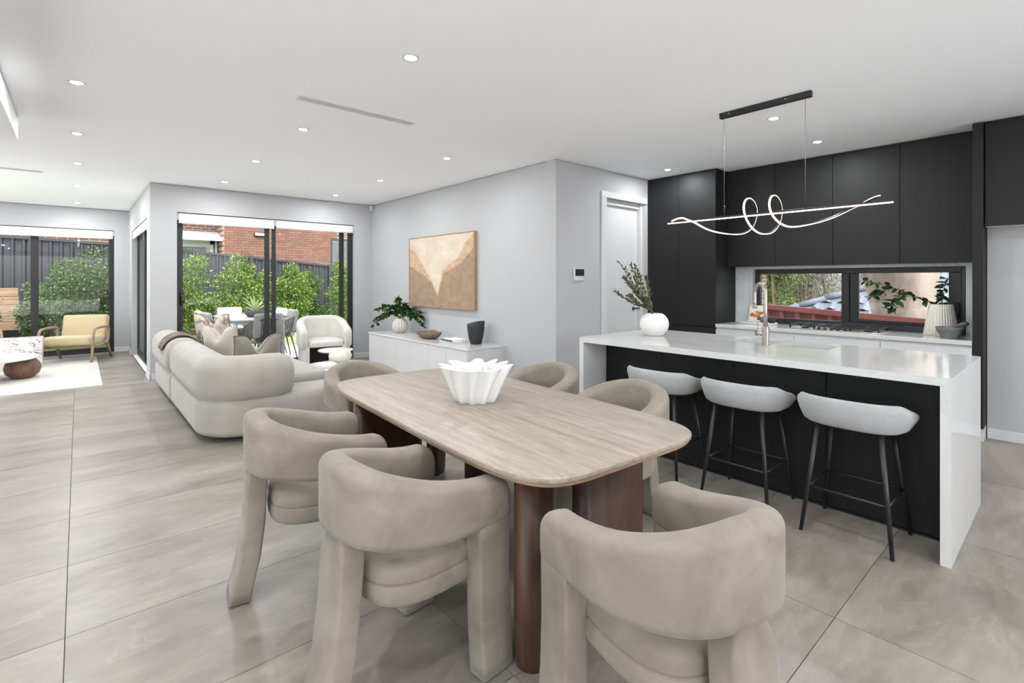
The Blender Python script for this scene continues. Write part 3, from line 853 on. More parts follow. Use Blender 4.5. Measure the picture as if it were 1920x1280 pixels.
# base drawers
be = [2.935, 2.05, 1.28, 0.622]
for k, lb in enumerate(('white drawer unit next to the pantry cupboard', 'white drawer unit below the gas cooktop', 'white drawer unit below the pleated vase')):
    y1, y0 = be[k], be[k+1]; w = (y1-y0)/2
    t = thing('drawer_unit', lb, 'cabinet', (XT, (y0+y1)/2, 0), 0, 'white drawers under the bench')
    MB().box(0.021, 0.52, -w, w, 0.10, BZ-0.041).build('body', M_('white_laminate'), t)
    for (z0, z1) in ((0.11, 0.43), (0.435, 0.64), (0.645, 0.802)):
        MB().rbox(0.0, 0.02, -w+g, w-g, z0, z1, 0.0015, 1, smooth=False).build('drawer_front', M_('white_laminate'), t)
    MB().box(0.05, 0.5, -w, w, 0, 0.10).build('plinth', M_('white_laminate'), t)
bt = MB().rbox(XT-0.012, XK+0.02, 0.622, 2.934, BZ-0.04, BZ, 0.003, 1, smooth=False).box(XK+0.02, XK+0.15, 0.721, 2.725, BZ-0.04, BZ-0.0005).build('kitchen_worktop', M_('quartz'))
prop(bt, 'white quartz worktop running under the kitchen window', 'worktop')
sb = MB().box(XK, XK+0.02, 2.765, 2.934, BZ, 1.57).box(XK, XK+0.02, 0.622, 0.721, BZ, 1.57).box(XK, XK+0.02, 0.721, 2.765, 1.537, 1.57).build('splashback', M_('splash_marble'))
prop(sb, 'grey veined marble splashback framing the kitchen window', 'splashback')

# ---- gas cooktop
t = thing('gas_cooktop', 'stainless gas cooktop with black trivets below the window', 'cooktop', (6.13, 1.72, BZ))
MB().rbox(-0.20, 0.20, -0.43, 0.43, 0, 0.008, 0.003, 1, smooth=False).build('tray', M_('steel'), t)
for (bx, by, br) in ((-0.08, -0.30, 0.04), (0.09, -0.30, 0.03), (0.0, 0.0, 0.06), (-0.08, 0.28, 0.035), (0.09, 0.28, 0.045)):
    MB().lathe([(br, 0.008), (br, 0.018), (br*0.8, 0.024), (0.004, 0.026)], 18, Matrix.Translation((bx, by, 0))).build('burner', M_('black_metal'), t)
for k, yc in enumerate((-0.285, 0.0, 0.285)):
    tr = MB()
    for s in (-1, 1):
        tr.box(-0.17, 0.17, yc+s*0.125-0.006, yc+s*0.125+0.006, 0.036, 0.048)
        tr.box(s*0.165-0.006, s*0.165+0.006, yc-0.125, yc+0.125, 0.036, 0.048)
        for q in (-1, 1): tr.box(s*0.16-0.008, s*0.16+0.008, yc+q*0.12-0.008, yc+q*0.12+0.008, 0.007, 0.04)
    tr.box(-0.17, 0.17, yc-0.005, yc+0.005, 0.038, 0.05); tr.box(-0.085, -0.075, yc-0.12, yc+0.12, 0.038, 0.05); tr.box(0.085, 0.095, yc-0.12, yc+0.12, 0.038, 0.05)
    tr.build('trivet', M_('black_metal'), t)
for k in range(5): MB().lathe([(0.017, 0.008), (0.016, 0.028), (0.004, 0.03)], 14, Matrix.Translation((-0.175, -0.12+0.06*k, 0))).build('knob', M_('black_metal'), t)

# ---- pleated vase, leafy branch, mortar and pestle
def ribbed(mb, prof, ribs, depth, n=None, M=None, phase=0):
    n = n or ribs*6
    rings = []
    for r, z in prof:
        ring = []
        for j in range(n):
            a = 2*PI*j/n
            q = r*(1-depth*0.5*(1-math.cos(ribs*a+phase)))
            ring.append((q*math.cos(a), q*math.sin(a), z))
        rings.append(ring)
    return mb.loft(rings, True, True, True, True, M)
VX, VY = 6.27, 0.885
t = thing('pleated_vase', 'cream pleated cone vase on the worktop under the window', 'vase', (VX, VY, BZ))
ribbed(MB(), [(0.128, 0), (0.135, 0.006), (0.115, 0.15), (0.090, 0.298), (0.086, 0.302), (0.082, 0.298), (0.09, 0.16)], 34, 0.05).build('body', M_('cream_ceramic'), t)
t = thing('mortar', 'grey granite mortar beside the pleated vase', 'mortar', (6.02, 0.79, BZ))
MB().lathe([(0.062, 0), (0.066, 0.010), (0.062, 0.022), (0.085, 0.05), (0.098, 0.085), (0.102, 0.10), (0.094, 0.104), (0.084, 0.095), (0.06, 0.05), (0.01, 0.04)], 28).build('bowl', M_('granite'), t)
t = thing('pestle', 'grey granite pestle resting in the mortar', 'pestle', (6.02, 0.79, BZ))
MB().tube([(-0.02, 0.03, 0.074), (0.02, -0.02, 0.100), (0.05, -0.055, 0.112), (0.075, -0.085, 0.125), (0.10, -0.115, 0.138)], [0.028, 0.024, 0.017, 0.026, 0.016], 12).build('shaft', M_('granite'), t)

def leaf_geo(L, W, fold=0.25, droop=0.15):
    """leaf along +x, 8 quads, returns verts, faces"""
    vs_ = []; fs_ = []
    prof = [(0.0, 0.02), (0.25, 0.75), (0.5, 1.0), (0.75, 0.72), (1.0, 0.03)]
    for (u, w) in prof:
        z = -droop*L*u*u
        vs_ += [(u*L, -w*W/2, z+fold*w*W/2), (u*L, 0, z), (u*L, w*W/2, z+fold*w*W/2)]
    for i in range(len(prof)-1):
        for k in (0, 1):
            a = i*3+k; fs_.append((a, a+3, a+4, a+1))
    return vs_, fs_
def leaf_mat(p, d, roll=0.0):
    d = Vector(d).normalized(); up = Vector((0, 0, 1))
    if abs(d.z) > 0.95: up = Vector((1, 0, 0))
    y = up.cross(d).normalized(); z = d.cross(y)
    R = Matrix((d, y, z)).transposed().to_4x4()
    return Matrix.Translation(Vector(p)) @ R @ Matrix.Rotation(roll, 4, 'X')

rnd = random.Random(11)
t = thing('leafy_branch', 'leafy green branch arching out of the pleated vase', 'branch', (VX, VY, BZ))
stem = spline([(0, 0, 0.10), (0.0, 0.02, 0.29), (-0.01, 0.12, 0.335), (-0.02, 0.24, 0.40), (-0.03, 0.36, 0.455), (-0.03, 0.48, 0.50), (-0.04, 0.60, 0.52)], 5)
s2 = spline([stem[13], (-0.04, 0.30, 0.36), (-0.06, 0.36, 0.30), (-0.07, 0.38, 0.22)], 5)
s3 = spline([stem[20], (-0.05, 0.46, 0.42), (-0.06, 0.54, 0.36)], 5)
s4 = spline([(0, 0, 0.12), (0.0, -0.01, 0.30), (-0.01, -0.01, 0.40), (-0.02, -0.04, 0.50)], 5)
for pts, r0, r1 in ((stem, 0.006, 0.002), (s2, 0.003, 0.0015), (s3, 0.003, 0.0015), (s4, 0.004, 0.0015)):
    n = len(pts); MB().tube(pts, [r0+(r1-r0)*i/(n-1) for i in range(n)], 6).build('stem', M_('twig'), t)
lv = MB().add(*leaf_geo(0.085, 0.052, 0.25, 0.2), True).mesh('leaf', M_('leaf_dark'))
def put_leaf(parent, me, p, d, roll, sc):
    o = link_mesh('leaf', me, parent); o.matrix_local = leaf_mat(p, d, roll) @ Matrix.Scale(sc, 4)
for pts, i0, step, sz in ((stem, 9, 1, 1.0), (s2, 3, 1, 1.05), (s3, 2, 1, 1.0), (s4, 5, 1, 1.0)):
    for i in range(i0, len(pts), step):
        for k in range(2 if pts is not stem else 1+(i % 2)):
            dirn = Vector((rnd.uniform(-1, 0.4), rnd.uniform(-0.7, 1.0), rnd.uniform(-0.9, 0.5)))
            put_leaf(t, lv, pts[i], dirn, rnd.uniform(-0.8, 0.8), sz*rnd.uniform(0.7, 1.15))

# ---- serving tray group at the pantry end of the bench
t = thing('serving_tray', 'pale oval serving tray below the cookbook on the worktop', 'tray', (6.24, 2.60, BZ))
MB().pad(superellipse(0.115, 0.23, 3.0, 40), 0.0, 0.018, 0.01, 0.004, 3).build('dish', M_('white_ceramic'), t)
MB().loft([[(x, y, 0.0181) for x, y in superellipse(0.112, 0.227, 3, 40)], [(x, y, 0.024) for x, y in superellipse(0.115, 0.23, 3, 40)], [(x, y, 0.0182) for x, y in superellipse(0.104, 0.219, 3, 40)]], False, False).build('rim', M_('white_ceramic'), t)
t = thing('cookbook', 'cookbook with a bread photograph leaning against the splashback', 'book', (6.335, 2.635, BZ+0.018))
Mb = Matrix.Rotation(math.radians(13), 4, 'Y')
bk = MB().rbox(-0.012, 0.012, -0.105, 0.105, 0, 0.205, 0.002, 1, Mb, False).build('cover', M_('paper'), t)
for (y, z, a, b_, r) in ((0.02, 0.075, 0.055, 0.024, 0.15), (0.055, 0.09, 0.028, 0.02, 0.8), (-0.035, 0.10, 0.045, 0.017, -0.6), (0.075, 0.08, 0.02, 0.022, 0.0), (-0.01, 0.115, 0.05, 0.016, 0.2)):
    pr = [(-0.0128, y+a*math.cos(q)*math.cos(r)-b_*math.sin(q)*math.sin(r), z+a*math.cos(q)*math.sin(r)+b_*math.sin(q)*math.cos(r)) for q in [2*PI*i/20 for i in range(20)]]
    MB().loft([pr, [(-0.0120, p[1], p[2]) for p in pr]], True, False, smooth=False, M=Mb).build('cover_print', M_('bread'), t)
MB().box(0.010, 0.0125, 0.104, 0.106, 0, 0.204, Mb).build('spine', M_('book_dark'), t)
t = thing('wooden_mortar', 'small brown wooden mortar lying on the serving tray', 'mortar', (6.20, 2.53, BZ+0.065))
MB().lathe([(0.012, -0.045), (0.026, -0.04), (0.020, -0.01), (0.042, 0.02), (0.046, 0.05), (0.040, 0.05), (0.03, 0.02), (0.005, 0.01)], 20, Matrix.Rotation(1.9, 4, 'X')).build('bowl', M_('walnut_ball'), t)
t = thing('black_bowl', 'small black bowl on the serving tray beside the wooden mortar', 'bowl', (6.22, 2.420, BZ+0.018))
MB().lathe([(0.028, 0), (0.032, 0.004), (0.045, 0.035), (0.048, 0.055), (0.044, 0.055), (0.04, 0.035), (0.01, 0.012)], 20).build('body', M_('black_ceramic'), t)
rp = random.Random(5); laid = []
for k in range(16):
    s = rp.uniform(0.010, 0.0145)
    for _ in range(400):
        x, y = 6.160+rp.uniform(0, 0.105), 2.62+rp.uniform(-0.03, 0.15)
        if all(math.hypot(x-a, y-b) > s+c for a, b, c in laid): break
    laid.append((x, y, s))
    o = MB().lathe([(0.15*s, 0), (0.8*s, 0.25*s), (s, 0.6*s), (0.7*s, 1.0*s), (0.1*s, 1.15*s)], 9).build('pebble', M_('cream_ceramic'))
    o.location = (x, y, BZ+0.018); prop(o, 'small pale pebble scattered in front of the cookbook on the tray', 'pebble', 'pebbles on the serving tray')

# ================================================================== ISLAND
IX0, IX1, IY0, IY1, IZ = 3.19, 4.268, 0.412, 2.785, 0.922
it = thing('island_benchtop', 'white quartz island benchtop with waterfall ends', 'benchtop', (0, 0, 0))
def slab_with_holes(x0, x1, y0, y1, z0, z1, holes):
    xs = sorted({x0, x1, *[h[0] for h in holes], *[h[1] for h in holes]}); ys = sorted({y0, y1, *[h[2] for h in holes], *[h[3] for h in holes]})
    b = bmesh.new(); keep = {}
    def vert(x, y, z):
        k = (x, y, z)
        if k not in keep: keep[k] = b.verts.new(k)
        return keep[k]
    def solid(i, j):
        if i < 0 or j < 0 or i >= len(xs)-1 or j >= len(ys)-1: return False
        cx, cy = (xs[i]+xs[i+1])/2, (ys[j]+ys[j+1])/2
        return not any(h[0] < cx < h[1] and h[2] < cy < h[3] for h in holes)
    for i in range(len(xs)-1):
        for j in range(len(ys)-1):
            if not solid(i, j): continue
            a, c, d, e = xs[i], xs[i+1], ys[j], ys[j+1]
            b.faces.new([vert(a, d, z1), vert(c, d, z1), vert(c, e, z1), vert(a, e, z1)])
            b.faces.new([vert(a, e, z0), vert(c, e, z0), vert(c, d, z0), vert(a, d, z0)])
            if not solid(i-1, j): b.faces.new([vert(a, e, z1), vert(a, e, z0), vert(a, d, z0), vert(a, d, z1)])
            if not solid(i+1, j): b.faces.new([vert(c, d, z1), vert(c, d, z0), vert(c, e, z0), vert(c, e, z1)])
            if not solid(i, j-1): b.faces.new([vert(a, d, z1), vert(a, d, z0), vert(c, d, z0), vert(c, d, z1)])
            if not solid(i, j+1): b.faces.new([vert(c, e, z1), vert(c, e, z0), vert(a, e, z0), vert(a, e, z1)])
    return MB().bm(b)
SK = [(3.87, 4.16, 1.52, 1.835), (3.87, 4.16, 1.135, 1.455)]
slab_with_holes(IX0, IX1, IY0, IY1, IZ-0.042, IZ, SK).build('top', M_('quartz'), it)
MB().box(IX0, IX1, IY0, IY0+0.042, 0, IZ-0.042).build('waterfall_end', M_('quartz'), it)
MB().box(IX0, IX1, IY1-0.042, IY1, 0, IZ-0.042).build('waterfall_end', M_('quartz'), it)
ic = thing('island_cabinet', 'black timber island cabinet behind the bar stools', 'cabinet', (3.49, 1.6, 0))
MB().box(0.022, 0.34, -1.14, 1.14, 0.0, IZ-0.044).box(0.68, 0.74, -1.14, 1.14, 0.1, IZ-0.044).box(0.34, 0.68, -1.14, -0.50, 0.1, IZ-0.044).box(0.34, 0.68, 0.27, 1.14, 0.1, IZ-0.044).build('body', M_('black_timber'), ic)
pe = [0.456, 1.036, 1.615, 2.187, 2.741]
for k in range(4): MB().rbox(0, 0.02, pe[k]-1.6+g, pe[k+1]-1.6-g, 0.012, IZ-0.046, 0.0015, 1, smooth=False).build('panel', M_('black_timber'), ic)
MB().box(-0.012, 0.02, -1.14, 1.14, 0.0, 0.010).build('base_seal', M_('black_metal'), ic)
# ---- sink
t = thing('kitchen_sink', 'double bowl stainless undermount sink in the island', 'sink', (4.015, 1.485, IZ-0.042))
for (x0, x1, y0, y1) in SK:
    x0 -= 4.015; x1 -= 4.015; y0 -= 1.485; y1 -= 1.485; d = 0.19
    m = MB()
    m.loft([[(x0-.01, y0-.01, 0), (x1+.01, y0-.01, 0), (x1+.01, y1+.01, 0), (x0-.01, y1+.01, 0)], [(x0, y0, -.002), (x1, y0, -.002), (x1, y1, -.002), (x0, y1, -.002)],
            [(x0+.004, y0+.004, -d), (x1-.004, y0+.004, -d), (x1-.004, y1-.004, -d), (x0+.004, y1-.004, -d)]], False, True, smooth=False)
    bo = m.build('bowl', M_('steel'), t)
    MB().lathe([(0.035, -d+0.001), (0.035, -d+0.004), (0.004, -d+0.003)], 18, Matrix.Translation(((x0+x1)/2, (y0+y1)/2, 0))).build('drain', M_('steel'), t)
# ---- gooseneck tap
t = thing('kitchen_tap', 'brushed nickel gooseneck tap standing before the island sink', 'tap', (3.835, 1.535, IZ))
MB().lathe([(0.027, 0), (0.027, 0.004), (0.0235, 0.006), (0.0235, 0.135), (0.016, 0.14)], 24).build('body', M_('brushed_nickel'), t)
a0 = Vector((0, 0, 0.13)); u = Vector((0.10, 0.13, 0)).normalized(); R = 0.072
pts = [a0, a0+Vector((0, 0, 0.12)), a0+Vector((0, 0, 0.248))]
for k in range(1, 13):
    a = PI*k/12; pts.append(Vector((0, 0, 0.378))+u*(R-R*math.cos(a))+Vector((0, 0, R*math.sin(a))))
pts += [u*2*R+Vector((0, 0, 0.31)), u*2*R+Vector((0, 0, 0.275))]
MB().tube(pts, 0.0145, 14).build('spout', M_('brushed_nickel'), t)
MB().tube([u*2*R+Vector((0, 0, 0.295)), u*2*R+Vector((0, 0, 0.262))], 0.017, 14).build('spray_head', M_('brushed_nickel'), t)
MB().tube([(0, 0.015, 0.085), (0, 0.07, 0.085)], 0.0185, 14).build('cartridge', M_('brushed_nickel'), t)
MB().tube([(0.0, 0.062, 0.085), (0.02, 0.066, 0.13), (0.03, 0.066, 0.165)], 0.0035, 8).build('lever', M_('brushed_nickel'), t)
# ---- ball vase with olive stems
BX, BY = 3.76, 2.43
t = thing('ball_vase', 'matte white ball vase standing on the island', 'vase', (BX, BY, IZ))
prof = [(0.062, 0), (0.075, 0.004)]
for k in range(1, 13):
    a = -1.05+2.05*k/12; prof.append((0.122*math.cos(a*0.98), 0.1+0.108*math.sin(a)))
prof += [(0.055, 0.192), (0.052, 0.17)]
MB().lathe(prof, 40).build('body', M_('matte_white'), t)
t = thing('olive_stems', 'bunch of dry olive stems standing in the ball vase', 'branch', (BX, BY, IZ))
ro = random.Random(3); lo = MB()
for k in range(13):
    e = Vector((ro.uniform(-0.20, -0.02), ro.uniform(0.06, 0.26), ro.uniform(0.33, 0.60)))
    if k == 0: e = Vector((-0.16, 0.24, 0.62))
    if k == 1: e = Vector((-0.10, 0.02, 0.50))
    if k == 2: e = Vector((-0.20, 0.26, 0.37))
    q = spline([(ro.uniform(-.02, .02), ro.uniform(-.02, .02), 0.06), (ro.uniform(-.02, .0), ro.uniform(0, .03), 0.2), e*0.62+Vector((0, 0, 0.06)), e], 6)
    MB().tube(q, [0.0035-0.0022*i/(len(q)-1) for i in range(len(q))], 5).build('stem', M_('twig'), t)
    for i in range(7, len(q)):
        for s in range(5):
            d = (q[i]-q[i-1]).normalized()+Vector((ro.uniform(-.8, .8), ro.uniform(-.8, .8), ro.uniform(-.3, .8)))
            vs_, fs_ = leaf_geo(ro.uniform(0.028, 0.052), 0.015, 0.2, 0.1)
            lo.add(vs_, fs_, True, leaf_mat(q[i], d, ro.uniform(-1, 1)))
lo.build('foliage', M_('leaf_olive'), t, kind='stuff')

# ================================================================== PENDANT
PX = 4.0
t = thing('pendant_light', 'black linear pendant with glowing looped ribbon above the island', 'pendant light', (PX, 1.62, CEIL))
MB().rbox(-0.02, 0.02, -0.34, 0.34, -0.045, 0.001, 0.003, 1, smooth=False).build('canopy', M_('black_metal'), t)
for (y, b) in ((-0.17, 0.008), (0.26, 0.005)): MB().box(-0.022, -0.0195, y-0.006, y+0.006, -0.026, -0.014).build('screw', M_('steel'), t)
ZB = -0.862
for y in (0.307, -0.298):
    MB().tube([(0, y, -0.04), (0, y, ZB+0.09)], 0.0016, 6).build('wire', M_('steel'), t)
    MB().tube([(0, y, ZB+0.01), (0, y, ZB+0.10)], 0.006, 8).build('cable_grip', M_('black_metal'), t)
MB().rbox(-0.011, 0.011, -0.82, 0.825, ZB, ZB+0.014, 0.002, 1, smooth=False).build('bar', M_('black_metal'), t)
MB().rbox(-0.010, 0.010, -0.818, 0.823, ZB-0.008, ZB+0.001, 0.002, 1, smooth=False).build('bar_diffuser', M_('led_glow'), t)
key = [(0.745, 85, 0.06), (0.66, 55, 0.045), (0.575, 95, 0.045), (0.42, 150, 0.10), (0.28, 180, 0.13), (0.17, 215, 0.145), (0.115, 285, 0.14), (0.10, 360, 0.130),
       (0.075, 440, 0.14), (0.01, 525, 0.15), (-0.035, 560, 0.15), (-0.075, 640, 0.14), (-0.085, 720, 0.13), (-0.115, 810, 0.13), (-0.20, 870, 0.130), (-0.32, 900, 0.105),
       (-0.48, 940, 0.07), (-0.60, 985, 0.035), (-0.70, 1050, 0.04), (-0.745, 1075, 0.045)]
K = spline([Vector((a, math.radians(b), c)) for a, b, c in key], 9)
def hel(p, dr=0): return Vector((-1.15*math.sin(p[1])*(p[2]+dr), p[0], ZB+math.cos(p[1])*(p[2]+dr)))
outer = []; inner = []
for i, p in enumerate(K):
    c = hel(p); nx = hel(K[min(i+1, len(K)-1)])-hel(K[max(i-1, 0)]); tt = nx.normalized()
    rad = Vector((-math.sin(p[1]), 0, math.cos(p[1]))); rad = (rad-tt*rad.dot(tt)).normalized(); bb = tt.cross(rad)
    w, h = 0.0065, 0.005
    inner.append([c+bb*w-rad*h, c+bb*w+rad*h*0.2, c-bb*w+rad*h*0.2, c-bb*w-rad*h])
    outer.append([c+bb*w*0.95+rad*h*0.15, c+bb*w*0.95+rad*h*1.5, c-bb*w*0.95+rad*h*1.5, c-bb*w*0.95+rad*h*0.15])
MB().loft(inner, smooth=False).build('ribbon', M_('black_metal'), t, fix=True)
MB().loft(outer, smooth=False).build('ribbon_diffuser', M_('led_glow'), t, fix=True)

# ================================================================== BAR STOOLS
def make_stool(label, loc, rz):
    t = thing('bar_stool', label, 'stool', loc, rz, 'bar stools at the island')
    # local: faces +x (towards the island); seat z 0.60-0.76
    n = 48; rings = []
    def ring(ax, ay, zf, cx=0.0):
        out = []
        for j in range(n):
            a = 2*PI*j/n; c, s = math.cos(a), math.sin(a)
            x = cx+ax*math.copysign(abs(c)**0.75, c); y = ay*math.copysign(abs(s)**0.75, s)
            out.append((x, y, zf(a, c, s)))
        return out
    back = lambda c, s: max(0.0, min(1.0, (0.55-c)/1.1))   # 1 at the back, 0 at the front
    flat = lambda z: (lambda a, c, s: z)
    rings.append(ring(0.14, 0.185, flat(0.602)))
    rings.append(ring(0.175, 0.222, flat(0.606)))
    rings.append(ring(0.192, 0.243, flat(0.620)))
    rings.append(ring(0.206, 0.263, lambda a, c, s: 0.642+0.030*back(c, s)))
    rings.append(ring(0.214, 0.275, lambda a, c, s: 0.655+0.062*back(c, s)))
    rings.append(ring(0.212, 0.274, lambda a, c, s: 0.665+0.082*back(c, s)))
    rings.append(ring(0.198, 0.258, lambda a, c, s: 0.672+0.092*back(c, s)))
    rings.append(ring(0.178, 0.238, lambda a, c, s: 0.672+0.080*back(c, s)))
    rings.append(ring(0.160, 0.215, lambda a, c, s: 0.668+0.030*back(c, s)))
    rings.append(ring(0.10, 0.14, flat(0.664)))
    MB().loft(rings).build('seat', M_('boucle_white'), t)
    tops = [(-0.125, 0.145), (-0.125, -0.145), (0.125, 0.145), (0.125, -0.145)]
    for (x, y) in tops:
        bx, by = x*1.58, y*1.44
        MB().tube([(x, y, 0.60), (bx, by, 0.0)], [0.0155, 0.0095], 10).build('leg', M_('black_metal'), t)
    def at(x, y, z):
        f = 1-z/0.60; return (x*(1+0.58*f), y*(1+0.44*f), z)
    zz = 0.25
    for a, b in ((0, 1), (1, 3), (3, 2), (2, 0)):
        MB().tube([at(*tops[a], zz), at(*tops[b], zz)], 0.0075, 8).build('foot_rail', M_('black_metal'), t)
    return t
s0 = make_stool('white boucle bar stool next to the waterfall end nearest the fridge recess', (3.255, 0.825, 0), 0)
dup(s0, (3.255, 1.42, 0), 0, 'white boucle bar stool, middle one of three at the island')
dup(s0, (3.255, 2.01, 0), 0, 'white boucle bar stool partly behind the dining chairs, beside the white wall')

# ================================================================== DINING TABLE
TC = (1.653, 2.144); TR = -math.radians(3.4)
t = thing('dining_table', 'long travertine dining table with rounded corners and walnut slab legs', 'table', (TC[0], TC[1], 0), TR)
ol = superellipse(0.521, 1.055, 6.2, 128)
MB().pad(ol, 0.722, 0.742, 0.003, 0.006, 3).build('top', M_('travertine'), t)
ol2 = superellipse(0.514, 1.048, 6.2, 128)
MB().pad(ol2, 0.704, 0.722, 0.008, 0.001, 3).build('underlayer', M_('plywood_edge'), t)
def slab_leg(cx, cy, w, d, rot):
    """upright slab with half-round ends and a rounded foot"""
    o = rrect(-w/2, w/2, -d/2, d/2, d/2*0.98, 5); rings = []
    for (z, k) in ((0.0, 0.72), (0.02, 0.84), (0.06, 0.94), (0.12, 0.99), (0.18, 1.0), (0.705, 1.0)):
        rings.append([(x*k if abs(x) > 1e-6 else x, y, z) for x, y in o])
    MB().loft(rings, M=Matrix.Translation((cx, cy, 0)) @ Matrix.Rotation(rot, 4, 'Z')).build('leg', M_('walnut'), t)
def to_table(x, y):
    v = Matrix.Rotation(-TR, 2) @ Vector((x-TC[0], y-TC[1])); return v.x, v.y
for (x, y, w, d, rot) in ((1.27, 1.33, 0.20, 0.10, 0.35), (1.755, 1.36, 0.45, 0.085, 0.02), (1.395, 2.72, 0.43, 0.085, 0.02), (1.965, 3.09, 0.19, 0.09, 0.5), (1.985, 2.66, 0.17, 0.09, 0.5)):
    lx, ly = to_table(x, y); slab_leg(lx, ly, w, d, rot-TR)

# ---- rippled bowl
t = thing('rippled_bowl', 'white rippled handkerchief bowl on the dining table', 'bowl', (1.64, 2.18, 0.742))
n = 180; rings = []
def rip(r, z, amp, sh=0.0):
    out = []
    for j in range(n):
        a = 2*PI*j/n
        f = math.sin(10*a+0.4+1.0*math.sin(2*a+0.5)+0.6*math.sin(3*a))
        f = math.copysign(abs(f)**0.7, f)
        rr = r*(1+amp*f); out.append((rr*math.cos(a+sh), rr*math.sin(a+sh), z+0.009*(amp/0.2)*f*(z/0.2)*(1 if amp > 0 else 0)))
    return out
prof = [(0.095, 0.0, 0.13), (0.10, 0.004, 0.14), (0.112, 0.04, 0.155), (0.130, 0.09, 0.17), (0.150, 0.14, 0.175), (0.172, 0.185, 0.17), (0.178, 0.192, 0.17)]
for (r, z, am) in prof: rings.append(rip(r, z, am, 0.25*z/0.19))
for (r, z, am) in reversed(prof[2:]): rings.append(rip(r-0.010, z-0.001 if z < 0.19 else z, am, 0.25*z/0.19))
rings.append(rip(0.03, 0.02, 0.05))
MB().loft(rings).build('body', M_('white_ceramic'), t)

# ================================================================== DINING CHAIRS
def u_path(hw, yfront, ymid, yback, na=10, nb=28):
    """from the front of the +x arm round the back to the front of the -x arm (outward = right of travel)"""
    P = []
    for i in range(na): P.append((hw, yfront+(ymid-yfront)*i/na))
    for i in range(nb+1):
        a = PI*i/nb
        c, s = math.cos(a), math.sin(a)
        P.append((hw*math.copysign(abs(c)**0.85, c), ymid-(ymid-yback)*abs(s)**0.85))
    for i in range(1, na+1): P.append((-hw, ymid+(yfront-ymid)*i/na))
    return [(-x, y) for x, y in P]   # travel so that the outside lies to the right

def smooth01(x):
    x = max(0.0, min(1.0, x)); return x*x*(3-2*x)

def make_chair(label, loc, rz):
    t = thing('dining_chair', label, 'chair', loc, rz, 'velvet dining chairs round the table')
    path = u_path(0.232, 0.275, 0.02, -0.245)
    # finer stations close to the two arm ends
    def refine(P):
        out = [P[0]]
        a, b = P[0], P[1]
        for k in (0.06, 0.15, 0.3, 0.5, 0.75): out.append((a[0]+(b[0]-a[0])*k, a[1]+(b[1]-a[1])*k))
        return out+P[1:]
    path = refine(path); path = list(reversed(refine(list(reversed(path)))))
    def sec(s, L):
        m = 1-abs(2*s/L-1)              # 0 at the arm ends, 1 at the back
        e = min(s, L-s)
        top = 0.690+(0.806-0.690)*smooth01((m-0.08)/0.92)
        bot = 0.522-0.010*math.sin(min(1, m*1.6)*PI)+0.036*m
        r = 0.062
        if e < r: top -= r-math.sqrt(max(0, r*r-(r-e)**2))
        w = 0.098
        if e < 0.03: w *= 0.70+0.30*math.sqrt(max(0, 1-(1-e/0.03)**2))
        return rsec(w, bot, top, 0.036, 5)
    sweep_band(path, sec).build('backrest', M_('velvet'), t, fix=True)
    # seam line round the rim
    seam = []
    for k in range(61):
        s = 0.04+0.92*k/60
        # follow the same path a little below the top outside
        i = s*(len(path)-1); j = int(i); f = i-j
        a = path[j]; b = path[min(j+1, len(path)-1)]
        seam.append(((a[0]+(b[0]-a[0])*f), (a[1]+(b[1]-a[1])*f)))
    # front legs continue the arms down to the floor
    for sx in (-1, 1):
        rings = []
        for (z, k, fl_) in ((0.008, 1.0, 0.012), (0.05, 1.0, 0.010), (0.20, 0.97, 0.003), (0.36, 0.96, 0.0), (0.50, 1.0, 0.0), (0.60, 1.0, 0.0)):
            o = rrect(-0.043*k, 0.043*k, 0.125, 0.272, 0.012, 3)
            rings.append([(sx*0.232+sx*fl_+x, y+fl_*0.6, z) for x, y in o])
        MB().loft(rings).build('leg', M_('velvet'), t)
        MB().rbox(sx*0.244-0.036, sx*0.244+0.036, 0.14, 0.272, 0, 0.010, 0.003, 1).build('foot_pad', M_('dark_fabric'), t)
    # back leg, splayed backwards
    rings = []
    for (z, yo, w) in ((0.008, -0.315, 0.170), (0.06, -0.303, 0.168), (0.18, -0.276, 0.162), (0.34, -0.256, 0.16), (0.50, -0.246, 0.16), (0.56, -0.236, 0.12), (0.60, -0.236, 0.10)):
        o = rrect(-w/2, w/2, -0.042, 0.042, 0.012, 3)
        rings.append([(x, yo+y, z) for x, y in o])
    MB().loft(rings).build('leg', M_('velvet'), t)
    MB().rbox(-0.078, 0.078, -0.35, -0.28, 0, 0.010, 0.003, 1).build('foot_pad', M_('dark_fabric'), t)
    for sx in (-1, 1):
        MB().tube([(sx*0.072, -0.278, 0.02), (sx*0.068, -0.236, 0.18), (sx*0.068, -0.216, 0.34), (sx*0.070, -0.210, 0.5)], 0.0035, 6).build('seam', M_('velvet'), t)
    # seat
    D = []
    for i in range(40):
        a = 2*PI*i/40; c, s = math.cos(a), math.sin(a); p = 2/3.2
        D.append((0.205*math.copysign(abs(c)**p, c), 0.03+(0.225 if s < 0 else 0.25)*math.copysign(abs(s)**(p if s > 0 else 0.9), s)))
    MB().pad(D, 0.325, 0.405, 0.03, 0.012, 4).build('seat_base', M_('velvet'), t)
    MB().pad([(x*0.985, 0.03+(y-0.03)*0.985) for x, y in D], 0.400, 0.468, 0.016, 0.03, 4).build('seat_cushion', M_('velvet'), t)
    return t

